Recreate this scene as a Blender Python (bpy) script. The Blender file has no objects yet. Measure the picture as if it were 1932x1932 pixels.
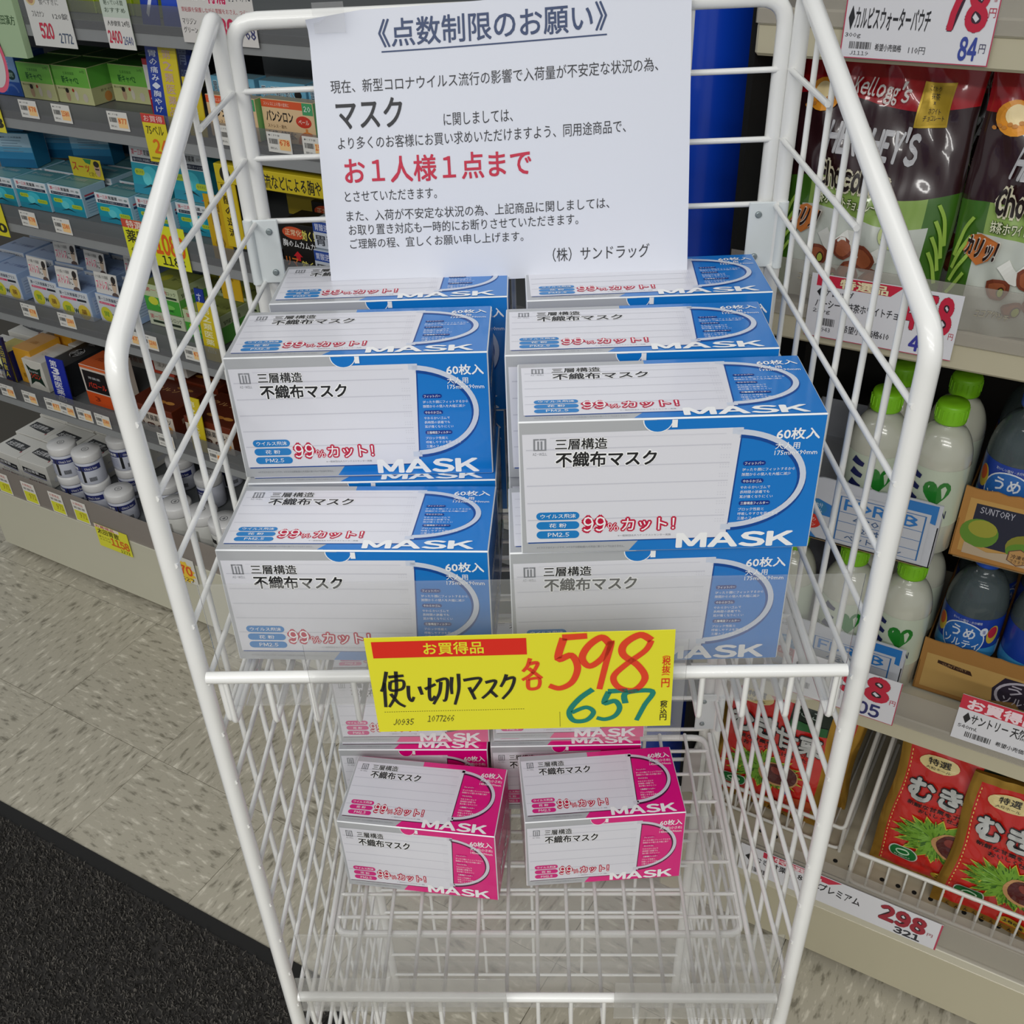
import bpy, math, random
from mathutils import Matrix, Vector, Euler
random.seed(7)
SC = bpy.context.scene
COL = SC.collection

# ------------------------------------------------------------ camera
cd = bpy.data.cameras.new('camera'); cam = bpy.data.objects.new('camera', cd); COL.objects.link(cam)
cam.location = (0.0048, -0.8831, 1.5079)
cam.rotation_euler = Euler((0.93264, 0.04619, 0.03124), 'XYZ')
cd.sensor_width = 36; cd.lens = 36.744; cd.shift_x = 0.0284; cd.shift_y = 0.0409
cd.clip_start = 0.02; cd.clip_end = 60
SC.camera = cam
# ------------------------------------------------------------ world, shop lights, exposure
w = bpy.data.worlds.new('shop_air'); SC.world = w; w.use_nodes = True
bg = w.node_tree.nodes['Background']; bg.inputs[0].default_value = (0.93, 0.97, 1.0, 1); bg.inputs[1].default_value = 0.30
def ceiling_tube(x, y, z, sx, sy, rz, power):
    l = bpy.data.lights.new('ceiling_tube_light', 'AREA'); l.shape = 'RECTANGLE'; l.size = sx; l.size_y = sy; l.energy = power
    l.color = (1.0, 0.985, 0.95)
    o = bpy.data.objects.new('ceiling_tube_light', l); COL.objects.link(o); o.location = (x, y, z); o.rotation_euler = (0, 0, rz)
    return o
RZ = math.radians(-29.3)
ceiling_tube(-0.95, -0.95, 2.75, 3.4, 0.22, RZ, 11)
ceiling_tube(0.75, 0.05, 2.75, 3.4, 0.22, RZ, 5)
ceiling_tube(-0.5, -2.3, 2.75, 3.4, 0.3, RZ, 42)
ceiling_tube(-0.2, -3.8, 2.75, 3.6, 0.3, RZ, 70)
SC.view_settings.view_transform = 'Standard'; SC.view_settings.look = 'None'
SC.view_settings.exposure = 0.13; SC.view_settings.gamma = 1.0; SC.view_settings.use_curve_mapping = False

# ------------------------------------------------------------ materials
_M = {}
def lin(h):
    h = h.lstrip('#'); r = []
    for i in (0, 2, 4):
        c = int(h[i:i+2], 16) / 255; r.append(c / 12.92 if c <= .04045 else ((c + .055) / 1.055) ** 2.4)
    return (r[0], r[1], r[2], 1)
def M(hexc, rough=0.45, metal=0.0, coat=0.0, noise=0.0, scale=40.0, bump=0.0, trans=0.0, name=None):
    key = (hexc, rough, metal, coat, noise, scale, bump, trans)
    if key in _M: return _M[key]
    m = bpy.data.materials.new(name or 'mat_' + hexc.lstrip('#')); m.use_nodes = True
    nt = m.node_tree; p = nt.nodes['Principled BSDF']
    p.inputs['Base Color'].default_value = lin(hexc); p.inputs['Roughness'].default_value = rough
    p.inputs['Metallic'].default_value = metal
    if coat: p.inputs['Coat Weight'].default_value = coat; p.inputs['Coat Roughness'].default_value = 0.08
    if trans: p.inputs['Transmission Weight'].default_value = trans
    if noise or bump:
        tc = nt.nodes.new('ShaderNodeTexCoord'); n = nt.nodes.new('ShaderNodeTexNoise')
        n.inputs['Scale'].default_value = scale; n.inputs['Detail'].default_value = 4
        nt.links.new(tc.outputs['Object'], n.inputs['Vector'])
        if noise:
            mx = nt.nodes.new('ShaderNodeMix'); mx.data_type = 'RGBA'
            c = lin(hexc); mx.inputs[6].default_value = tuple(v * (1 - noise) for v in c[:3]) + (1,)
            mx.inputs[7].default_value = tuple(min(1, v * (1 + noise)) for v in c[:3]) + (1,)
            nt.links.new(n.outputs['Fac'], mx.inputs[0]); nt.links.new(mx.outputs[2], p.inputs['Base Color'])
        if bump:
            b = nt.nodes.new('ShaderNodeBump'); b.inputs['Strength'].default_value = bump; b.inputs['Distance'].default_value = .002
            nt.links.new(n.outputs['Fac'], b.inputs['Height']); nt.links.new(b.outputs['Normal'], p.inputs['Normal'])
    _M[key] = m; return m
def sheet_plastic(name, tint, clear, haze_rough=0.05, gloss=0.12):
    """thin clear plastic: mostly see-through, a little milky, with a real surface reflection"""
    if name in _M: return _M[name]
    m = bpy.data.materials.new(name); m.use_nodes = True; nt = m.node_tree; nt.nodes.clear()
    out = nt.nodes.new('ShaderNodeOutputMaterial'); tr = nt.nodes.new('ShaderNodeBsdfTransparent')
    df = nt.nodes.new('ShaderNodeBsdfDiffuse'); gl = nt.nodes.new('ShaderNodeBsdfGlossy')
    tr.inputs[0].default_value = (1, 1, 1, 1); df.inputs[0].default_value = lin(tint)
    gl.inputs['Roughness'].default_value = haze_rough
    m1 = nt.nodes.new('ShaderNodeMixShader'); m1.inputs[0].default_value = 1 - clear
    nt.links.new(tr.outputs[0], m1.inputs[1]); nt.links.new(df.outputs[0], m1.inputs[2])
    fr = nt.nodes.new('ShaderNodeLayerWeight'); fr.inputs[0].default_value = gloss
    m2 = nt.nodes.new('ShaderNodeMixShader')
    nt.links.new(fr.outputs['Fresnel'], m2.inputs[0]); nt.links.new(m1.outputs[0], m2.inputs[1]); nt.links.new(gl.outputs[0], m2.inputs[2])
    nt.links.new(m2.outputs[0], out.inputs[0]); _M[name] = m; return m
ENAMEL = M('#eeeeeb', 0.28, coat=.3, noise=.03, scale=30, name='white_enamel_wire')
ACRYL = sheet_plastic('clear_acrylic', '#c9c9c6', 0.87)
ACRYL2 = sheet_plastic('cloudy_acrylic', '#b9b9b6', 0.80)
RAILP = sheet_plastic('clear_shelf_rail', '#77787a', 0.60, .15)
RAILB = sheet_plastic('clear_deck_rail', '#a39a92', 0.40, .15)
RAILR = sheet_plastic('clear_drink_rail', '#b5afa6', 0.70, .12)

# ------------------------------------------------------------ mesh building
_T = {}
def glyphs(s, bold, res):
    key = (s, bold, res)
    if key in _T: return _T[key]
    c = bpy.data.curves.new('t', 'FONT'); c.body = s; c.resolution_u = res; c.offset = bold; c.size = 1.0
    o = bpy.data.objects.new('t', c); me = bpy.data.meshes.new_from_object(o)
    V = [(v.co.x, v.co.y) for v in me.vertices]; F = [tuple(p.vertices) for p in me.polygons]
    bpy.data.objects.remove(o); bpy.data.curves.remove(c); bpy.data.meshes.remove(me)
    if not V: V = [(0, 0), (1, 0), (1, 1)]; F = [(0, 1, 2)]
    x0 = min(v[0] for v in V); x1 = max(v[0] for v in V); y0 = min(v[1] for v in V); y1 = max(v[1] for v in V)
    _T[key] = (V, F, (x0, x1, y0, y1)); return _T[key]

class Flat:                       # a flat face: origin, two edge vectors (unit square maps onto it)
    def __init__(s, O, U, V, gap=0.00012):
        s.O = Vector(O); s.U = Vector(U); s.V = Vector(V); s.N = s.U.cross(s.V).normalized(); s.gap = gap; s.n = (1, 1)
        s.asp = s.U.length / s.V.length
    def pt(s, u, v, k=1): return s.O + s.U * u + s.V * v + s.N * (s.gap * k)
class Curved:                     # a curved face given by a function (u, v) -> point
    def __init__(s, f, n=(24, 24), gap=0.0005, asp=1.0): s.f = f; s.n = n; s.gap = gap; s.asp = asp
    def pt(s, u, v, k=1):
        p = Vector(s.f(u, v)); e = 1e-3
        n = (Vector(s.f(u + e, v)) - p).cross(Vector(s.f(u, v + e)) - p)
        n = n.normalized() if n.length > 1e-12 else Vector((0, -1, 0))
        return p + n * (s.gap * k)

class MB:
    def __init__(s): s.v = []; s.f = []; s.m = []; s.sm = []; s.mats = []
    def mi(s, mat):
        if mat not in s.mats: s.mats.append(mat)
        return s.mats.index(mat)
    def add(s, V, F, mat, smooth=False):
        b = len(s.v); s.v.extend([tuple(p) for p in V]); i = s.mi(mat)
        for f in F: s.f.append(tuple(b + k for k in f)); s.m.append(i); s.sm.append(smooth)
        return s
    def box(s, x0, x1, y0, y1, z0, z1, mat, c=0.0, T=None, mats=None):
        """box, edges cut by c; mats may give front(-y) back right left top bottom"""
        if c <= 0:
            V = [(x0,y0,z0),(x1,y0,z0),(x1,y1,z0),(x0,y1,z0),(x0,y0,z1),(x1,y0,z1),(x1,y1,z1),(x0,y1,z1)]
            F = [(0,1,5,4),(2,3,7,6),(1,2,6,5),(3,0,4,7),(4,5,6,7),(3,2,1,0)]
            names = ['front','back','right','left','top','bottom']
        else:
            V = []; idx = {}
            for a in (0, 1):
                for b in (0, 1):
                    for d in (0, 1):
                        X = (x0, x1)[a]; Y = (y0, y1)[b]; Z = (z0, z1)[d]
                        sx = (c, -c)[a]; sy = (c, -c)[b]; sz = (c, -c)[d]
                        idx[a,b,d,'x'] = len(V); V.append((X, Y+sy, Z+sz))
                        idx[a,b,d,'y'] = len(V); V.append((X+sx, Y, Z+sz))
                        idx[a,b,d,'z'] = len(V); V.append((X+sx, Y+sy, Z))
            g = lambda a,b,d,k: idx[a,b,d,k]
            F = [(g(0,0,0,'y'),g(1,0,0,'y'),g(1,0,1,'y'),g(0,0,1,'y')), (g(1,1,0,'y'),g(0,1,0,'y'),g(0,1,1,'y'),g(1,1,1,'y')),
                 (g(1,0,0,'x'),g(1,1,0,'x'),g(1,1,1,'x'),g(1,0,1,'x')), (g(0,1,0,'x'),g(0,0,0,'x'),g(0,0,1,'x'),g(0,1,1,'x')),
                 (g(0,0,1,'z'),g(1,0,1,'z'),g(1,1,1,'z'),g(0,1,1,'z')), (g(0,1,0,'z'),g(1,1,0,'z'),g(1,0,0,'z'),g(0,0,0,'z'))]
            names = ['front','back','right','left','top','bottom']
            for d in (0,1):
                for b in (0,1): F.append((g(0,b,d,'y'),g(1,b,d,'y'),g(1,b,d,'z'),g(0,b,d,'z')) if (b+d)%2 else (g(0,b,d,'z'),g(1,b,d,'z'),g(1,b,d,'y'),g(0,b,d,'y')))
                for a in (0,1): F.append((g(a,0,d,'x'),g(a,1,d,'x'),g(a,1,d,'z'),g(a,0,d,'z')) if (a+d)%2==0 else (g(a,0,d,'z'),g(a,1,d,'z'),g(a,1,d,'x'),g(a,0,d,'x')))
            for a in (0,1):
                for b in (0,1): F.append((g(a,b,0,'x'),g(a,b,0,'y'),g(a,b,1,'y'),g(a,b,1,'x')) if (a+b)%2==0 else (g(a,b,0,'y'),g(a,b,0,'x'),g(a,b,1,'x'),g(a,b,1,'y')))
            for a in (0,1):
                for b in (0,1):
                    for d in (0,1):
                        t = (g(a,b,d,'x'),g(a,b,d,'y'),g(a,b,d,'z')); F.append(t if (a+b+d)%2==1 else t[::-1])
        if T is not None: V = [tuple(T @ Vector(p)) for p in V]
        b = len(s.v); s.v.extend(V)
        for k, f in enumerate(F):
            mm = mat
            if mats and k < 6: mm = mats.get(names[k], mat)
            s.f.append(tuple(b + i for i in f)); s.m.append(s.mi(mm)); s.sm.append(False)
        return s
    def tube(s, pts, r, mat, n=8, closed=False, cap=True):
        P = [Vector(p) for p in pts]; k = len(P); V = []; F = []
        up = None
        for i in range(k):
            if closed: t = (P[(i+1) % k] - P[i-1]).normalized()
            else: t = (P[min(i+1, k-1)] - P[max(i-1, 0)]).normalized()
            if up is None:
                up = Vector((0,0,1)) if abs(t.z) < .9 else Vector((1,0,0))
            a = t.cross(up).normalized(); b = a.cross(t).normalized(); up = b
            rr = r[i] if isinstance(r, (list, tuple)) else r
            for j in range(n):
                an = 2*math.pi*j/n; V.append(P[i] + a*(rr*math.cos(an)) + b*(rr*math.sin(an)))
        m = k if closed else k-1
        for i in range(m):
            for j in range(n):
                i2 = (i+1) % k; F.append((i*n+j, i*n+(j+1)%n, i2*n+(j+1)%n, i2*n+j))
        s.add(V, F, mat, True)
        if cap and not closed: s.add(V[:n], [tuple(range(n))[::-1]], mat); s.add(V[-n:], [tuple(range(n))], mat)
        return s
    def lathe(s, prof, mat, n=24, c=(0,0,0), smooth=True, matf=None):
        V = []; F = []
        for (r, z) in prof:
            for j in range(n): a = 2*math.pi*j/n; V.append((c[0]+r*math.cos(a), c[1]+r*math.sin(a), c[2]+z))
        b = len(s.v); s.v.extend(V)
        for i in range(len(prof)-1):
            mm = matf(i) if matf else mat
            for j in range(n):
                s.f.append((b+i*n+j, b+i*n+(j+1)%n, b+(i+1)*n+(j+1)%n, b+(i+1)*n+j)); s.m.append(s.mi(mm)); s.sm.append(smooth)
        s.f.append(tuple(b+j for j in range(n))[::-1]); s.m.append(s.mi(matf(0) if matf else mat)); s.sm.append(False)
        e = b+(len(prof)-1)*n; s.f.append(tuple(e+j for j in range(n))); s.m.append(s.mi(matf(len(prof)-2) if matf else mat)); s.sm.append(False)
        return s
    # ---- printed marks on a face, in unit coordinates
    def poly(s, S, pts, mat, k=1):
        s.add([S.pt(u, v, k) for u, v in pts], [tuple(range(len(pts)))], mat); return s
    def rect(s, S, u0, v0, u1, v1, mat, k=1):
        nu = max(1, int(abs(u1-u0)*S.n[0]+.5)); nv = max(1, int(abs(v1-v0)*S.n[1]+.5))
        V = [S.pt(u0+(u1-u0)*i/nu, v0+(v1-v0)*j/nv, k) for j in range(nv+1) for i in range(nu+1)]
        F = [(j*(nu+1)+i, j*(nu+1)+i+1, (j+1)*(nu+1)+i+1, (j+1)*(nu+1)+i) for j in range(nv) for i in range(nu)]
        s.add(V, F, mat, S.n != (1, 1)); return s
    def ell(s, S, cu, cv, ru, rv, mat, k=1, n=20, a0=0, wob=0):
        P = []
        for i in range(n):
            a = 2*math.pi*i/n; q = 1 + (wob*math.cos(i*math.pi) if wob else 0)
            P.append((cu+ru*q*math.cos(a), cv+rv*q*math.sin(a)))
        if S.n != (1, 1): return s.fan(S, (cu, cv), P, mat, k, 4)
        V = [S.pt(cu, cv, k)] + [S.pt(u, v, k) for u, v in P]
        s.add(V, [(0, 1+i, 1+(i+1) % n) for i in range(n)], mat); return s
    def fan(s, S, c, pts, mat, k=1, rings=5):
        V = [S.pt(c[0], c[1], k)]; n = len(pts); F = []
        for r in range(1, rings+1):
            q = r/rings; V += [S.pt(c[0]+(u-c[0])*q, c[1]+(v-c[1])*q, k) for u, v in pts]
        for i in range(n): F.append((0, 1+i, 1+(i+1) % n))
        for r in range(rings-1):
            a = 1+r*n; b = a+n
            for i in range(n): F.append((a+i, b+i, b+(i+1) % n, a+(i+1) % n))
        s.add(V, F, mat); return s
    def pill(s, S, u0, v0, u1, v1, mat, k=1):
        h = abs(v1-v0)/2; ru = h/S.asp; cv = (v0+v1)/2; P = []
        for i in range(9): a = math.pi/2 + math.pi*i/8; P.append((u0+ru+ru*math.cos(a), cv+h*math.sin(a)))
        for i in range(9): a = -math.pi/2 + math.pi*i/8; P.append((u1-ru+ru*math.cos(a), cv+h*math.sin(a)))
        return s.poly(S, P, mat, k)
    def arc(s, S, cu, cv, ru, rv, a0, a1, wu, mat, k=1, n=28):
        V = []
        for i in range(n+1):
            a = math.radians(a0+(a1-a0)*i/n); c, q = math.cos(a), math.sin(a)
            V += [S.pt(cu+ru*c, cv+rv*q, k), S.pt(cu+(ru-wu)*c, cv+(rv-wu*S.asp)*q, k)]
        s.add(V, [(2*i, 2*i+2, 2*i+3, 2*i+1) for i in range(n)], mat); return s
    def _text(s, S, t, u0, v0, u1, v1, mat, k, bold, res, shear, box=None):
        V, F, bb = glyphs(t, bold, res)
        if box is not None: bb = glyphs(t, box, res)[2]
        x0, x1, y0, y1 = bb; P = []
        for x, y in V:
            a = (x-x0)/(x1-x0+1e-9); b = (y-y0)/(y1-y0+1e-9); P.append(S.pt(u0+(u1-u0)*a + shear*(b-.5), v0+(v1-v0)*b, k))
        s.add(P, F, mat); return s
    def stroke(s, S, pts, wd, mat, k=2, smooth=True, taper=0.0):
        P = pts
        if smooth and len(pts) > 2:
            Q = [pts[0]] + list(pts) + [pts[-1]]; P = []
            for i in range(len(pts)-1):
                p0, p1, p2, p3 = Q[i:i+4]
                for q in range(6):
                    t = q/6; P.append(tuple(.5*((2*p1[d])+(-p0[d]+p2[d])*t+(2*p0[d]-5*p1[d]+4*p2[d]-p3[d])*t*t+(-p0[d]+3*p1[d]-3*p2[d]+p3[d])*t**3) for d in (0,1)))
            P.append(pts[-1])
        V = []; m = len(P)
        for i in range(m):
            a = P[max(0, i-1)]; b = P[min(m-1, i+1)]; dx = (b[0]-a[0])*S.asp; dy = b[1]-a[1]; L = math.hypot(dx, dy) or 1
            ww = wd*(1-taper*i/m)/2; nx = -dy/L*ww/S.asp; ny = dx/L*ww
            V += [S.pt(P[i][0]+nx, P[i][1]+ny, k), S.pt(P[i][0]-nx, P[i][1]-ny, k)]
        s.add(V, [(2*i, 2*i+1, 2*i+3, 2*i+2) for i in range(m-1)], mat); return s
    def mesh(s, name):
        me = bpy.data.meshes.new(name); me.from_pydata(s.v, [], s.f)
        for m in s.mats: me.materials.append(m)
        me.polygons.foreach_set('material_index', s.m); me.polygons.foreach_set('use_smooth', s.sm); me.update()
        return me
    def obj(s, name, parent=None, loc=None, rz=0):
        return link(name, s.mesh(name), parent, loc, rz)
def _txt(s, S, t, u0, v0, u1, v1, mat, k=2, bold=0.0, res=2, shear=0.0, halo=None, hb=.06):
    """bold and halo: shifted copies of the outline (em fractions)"""
    bold *= .8
    core = t.replace("'", '').replace('.', '').replace('-', '')
    if len(t) > 1 and core and all(c.isascii() and c.isalnum() or c == '%' for c in core):
        full = [chr(ord(c)+0xFEE0) if 33 <= ord(c) <= 126 else c for c in t]
        bbs = [glyphs(c, 0, res)[2] for c in full]
        y0 = min(b[2] for b in bbs); y1 = max(b[3] for b in bbs)
        ws = [max(.16, b[1]-b[0]) + .10 for b in bbs]; W = sum(ws)-.10; x = 0; eu = (u1-u0)/W; ev = (v1-v0)/(y1-y0)
        for c, b, wc in zip(full, bbs, ws):
            a0 = u0+eu*x; a1 = a0+eu*(wc-.10); b0 = v0+ev*(b[2]-y0); b1 = v0+ev*(b[3]-y0)
            sh = shear*((b0+b1)/2-(v0+v1)/2)/(v1-v0)
            _txt1(s, S, c, a0+sh, b0, a1+sh, b1, mat, k, bold, res, shear*(b1-b0)/(v1-v0), halo, hb, eu, ev); x += wc
        return s
    return _txt1(s, S, t, u0, v0, u1, v1, mat, k, bold, res, shear, halo, hb)
def _txt1(s, S, t, u0, v0, u1, v1, mat, k, bold, res, shear, halo, hb, eu=None, ev=None):
    bb = glyphs(t, 0, res)[2]
    if eu is None: eu = (u1-u0)/(bb[1]-bb[0]+1e-9); ev = (v1-v0)/(bb[3]-bb[2]+1e-9)
    def ring(r, n, mt, kk, rs):
        for i in range(n):
            a = 2*math.pi*(i+.5)/n; du = r*eu*math.cos(a); dv = r*ev*math.sin(a)
            s._text(S, t, u0+du, v0+dv, u1+du, v1+dv, mt, kk+i*.07, 0, rs, shear)
    if halo:
        ring((hb+bold)*.9, 8, halo, k, 1)
        if hb+bold > .07: ring((hb+bold)*.5, 4, halo, k+.6, 1)
    kk = k + (1.1 if halo else 0)
    if bold > .003:
        ring(bold, 4 if bold < .03 else 8, mat, kk, res)
        s._text(S, t, u0, v0, u1, v1, mat, kk+.6, 0, res, shear)
    else: s._text(S, t, u0, v0, u1, v1, mat, kk, 0, res, shear)
    return s
MB.text = _txt
def link(name, me, parent=None, loc=None, rz=0):
    o = bpy.data.objects.new(name, me); COL.objects.link(o)
    if parent: o.parent = parent
    if loc is not None: o.location = loc
    if rz: o.rotation_euler = (0, 0, rz)
    return o
def tag(o, label=None, cat=None, group=None, kind=None):
    if label: o['label'] = label
    if cat: o['category'] = cat
    if group: o['group'] = group
    if kind: o['kind'] = kind
    return o
def empty(name, loc=(0,0,0), rz=0, label=None, cat=None, group=None, kind=None):
    o = bpy.data.objects.new(name, None); COL.objects.link(o); o.location = loc; o.rotation_euler = (0,0,rz); o.empty_display_size = .02
    return tag(o, label, cat, group, kind)
BLACK = M('#1b1b1d', .5); WHITE = M('#f2f2f0', .5)

# ============================================================ floor
def tile_mat(name, seed, a, b, c):
    m = bpy.data.materials.new(name); m.use_nodes = True; nt = m.node_tree; p = nt.nodes['Principled BSDF']
    tc = nt.nodes.new('ShaderNodeTexCoord'); mp = nt.nodes.new('ShaderNodeMapping'); mp.inputs['Scale'].default_value = (26, 84, 1)
    gi = nt.nodes.new('ShaderNodeObjectInfo'); cm = nt.nodes.new('ShaderNodeVectorMath'); cm.operation = 'ADD'
    nt.links.new(tc.outputs['Object'], mp.inputs[0]); nt.links.new(mp.outputs[0], cm.inputs[0]); nt.links.new(gi.outputs['Location'], cm.inputs[1])
    n = nt.nodes.new('ShaderNodeTexNoise'); n.inputs['Scale'].default_value = 1.0; n.inputs['Detail'].default_value = 3; n.inputs['Roughness'].default_value = .6
    nt.links.new(cm.outputs[0], n.inputs['Vector'])
    r = nt.nodes.new('ShaderNodeValToRGB'); e = r.color_ramp.elements
    e[0].position = .32; e[0].color = lin(a); e[1].position = .70; e[1].color = lin(c); k = e.new(.45); k.color = lin(b); k2 = e.new(.56); k2.color = lin(b)
    nt.links.new(n.outputs['Fac'], r.inputs[0]); nt.links.new(r.outputs[0], p.inputs['Base Color'])
    p.inputs['Roughness'].default_value = .42
    return m
TA = tile_mat('vinyl_tile_streaked', 1, '#7f7a6b', '#b1ab9a', '#d6d0bf')
base = MB().box(-4.5, 4.5, -4.5, 4.5, -.05, -.0035, M('#4b473f', .9, name='floor_bed')).obj('floor'); tag(base, kind='structure'); 
base.rotation_euler = (0, 0, math.radians(-29.66))
bx, by = -0.495, 0.354
ca, sa = math.cos(math.radians(29.66)), math.sin(math.radians(29.66))
lx, ly = ca*bx - sa*by, sa*bx + ca*by                     # a joint corner in floor coordinates
TS = .2973
tm = MB().box(-TS/2+.0004, TS/2-.0004, -TS/2+.0004, TS/2-.0004, -.0034, 0, TA, c=.0006).mesh('floor_tile')
for i in range(-6, 8):
    for j in range(-6, 8):
        cx, cy = lx+(i+.5)*TS, ly+(j+.5)*TS
        if abs(cx) > 2.1 or cy > 1.35 or cy < -1.3: continue
        t = link('floor_tile', tm, base, (cx, cy, 0)); t.rotation_euler = (0, 0, math.pi/2 if (i+j) % 2 else 0)
# ---- dark entrance mat with rubber edge
MA = math.radians(-28.2)
mat_e = empty('entrance_mat', (-.36+.09*math.cos(math.radians(-28.2)), .04+.09*math.sin(math.radians(-28.2)), 0), MA, 'charcoal looped pile entrance mat with black rubber edge at lower left', 'mat')
MB().box(-1.6, .0, -1.6, .0, .0, .004, M('#141312', .6, name='rubber'), c=.001).obj('rubber_border', mat_e)
MB().box(-1.6, -.026, -1.6, -.026, .004, .007, M('#2c2a28', .95, noise=.3, scale=300, name='mat_backing')).obj('pile_base', mat_e)
pm = MB(); PILE = [M('#2f2d2a', .95), M('#45423e', .9), M('#5b5751', .9)]
rr = random.Random(3)
for _ in range(42000):
    x = -.029 - rr.random()*1.0; y = -.029 - rr.random()*.62; a = rr.random()*6.28; b = a + rr.uniform(-1.8, 1.8); L = rr.uniform(.0025, .0055); wd = .0009
    p0 = (x, y, .006); p1 = (x+L*math.cos(a), y+L*math.sin(a), .0105+rr.random()*.003); p2 = (p1[0]+L*math.cos(b), p1[1]+L*math.sin(b), .0075)
    na = (-math.sin(a)*wd, math.cos(a)*wd); V = []
    for q in (p0, p1, p2): V += [(q[0]+na[0], q[1]+na[1], q[2]), (q[0]-na[0], q[1]-na[1], q[2])]
    pm.add(V, [(0,1,3,2), (2,3,5,4)], PILE[rr.choice((0,0,1,1,2))])
tag(pm.obj('pile', mat_e), kind='stuff')

# ============================================================ wire display rack
rack = empty('wire_display_rack', (0, 0, 0), 0, 'white enamelled wire display rack with hinged mesh side panels holding the mask boxes', 'rack')
Z1, PZ = 1.316, .0522
LV = [Z1 - k*PZ for k in range(25)]
BX0, BX1, BY = -.2258, .2008, .005
def fillet(pts, r, n=6):
    out = [Vector(pts[0])]
    for i in range(1, len(pts)-1):
        p = Vector(pts[i]); a = (Vector(pts[i-1])-p).normalized(); b = (Vector(pts[i+1])-p).normalized()
        for q in range(n+1):
            t = q/n; out.append((p+a*r)*(1-t)**2 + p*2*t*(1-t) + (p+b*r)*t*t)
    out.append(Vector(pts[-1])); return out
MB().tube(fillet([(BX0, BY, .02), (BX0, BY, 1.366), (BX1, BY, 1.366), (BX1, BY, .02)], .022), .0066, ENAMEL, 12).obj('back_frame', rack)
hw = MB().tube([(BX0, 0, 0), (BX1, 0, 0)], .0024, ENAMEL, 6).mesh('back_wire')
for z in LV: link('back_wire', hw, rack, (0, BY-.004, z))
vw = MB().tube([(0, 0, .06), (0, 0, 1.362)], .0024, ENAMEL, 6).mesh('back_wire')
for k in range(1, 6): link('back_wire', vw, rack, (BX0+(BX1-BX0)*k/6, BY+.0005, 0))
SIDE = {'L': ((-.2358, .0008), .0017, 1), 'R': ((.2119, -.0008), .0323, -1)}
DP = .3472; ZT, ZF = 1.3695, 1.251
for sd, (o, a, inn) in SIDE.items():
    ux, uy = math.sin(a), -math.cos(a)
    P = lambda t, z, off=0: (o[0]+ux*DP*t+off*inn, o[1]+uy*DP*t, z)
    f = MB().tube(fillet([P(0, .02), P(0, ZT+.004), P(1, ZF), P(1, .02)], .018, 8), .0066, ENAMEL, 12)
    f.obj('side_frame', rack)
    for t in (0, 1): MB().lathe([(.011, 0), (.012, .006), (.009, .02)], M('#3a3a3a', .6), 16, P(t, 0)).obj('rubber_foot', rack)
    for i in range(1, 7):
        t = i/7; zt = ZT + (ZF-ZT)*t
        MB().tube([P(t, .06), P(t, zt)], .0023, ENAMEL, 6).obj('side_wire', rack)
    full = None
    for k, z in enumerate(LV):
        te = .315 if k == 0 else (.60 if k == 1 else 1.0)
        if k < 2: MB().tube([P(-.012, z, .0045), P(te, z, .0045)], .0023, ENAMEL, 6).obj('side_wire', rack)
        else:
            if full is None: full = MB().tube([P(-.012, 0, .0045), P(te+.012, 0, .0045)], .0023, ENAMEL, 6).mesh('side_wire')
            link('side_wire', full, rack, (0, 0, z))
    MB().tube([P(0, .06), P(1, .06)], .0045, ENAMEL, 8).obj('bottom_rail', rack)
# hinges joining the side panels to the back frame
HG = M('#dfe5e6', .35, coat=.2); HOLE = M('#9aa4a6', .4, metal=.6)
for (x0, x1, s) in ((-.2375, -.2120, 1), (.1860, .2140, -1)):
    for zc in (1.187, .62):
        h = MB().box(x0, x1, -.006, -.0035, zc-.028, zc+.028, HG, c=.0008)
        h.tube([((x0 if s > 0 else x1), -.006, zc-.028), ((x0 if s > 0 else x1), -.006, zc+.028)], .0042, HG, 10)
        ho = h.obj('hinge', rack)
        for dz in (-.018, .018):
            b = MB().lathe([(.0028, 0), (.0028, .0012), (.0018, .0018)], HOLE, 14)
            bo = b.obj('rivet', ho, (x1-.008 if s > 0 else x0+.008, -.006, zc+dz)); bo.rotation_euler = (math.pi/2, 0, 0)

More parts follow.
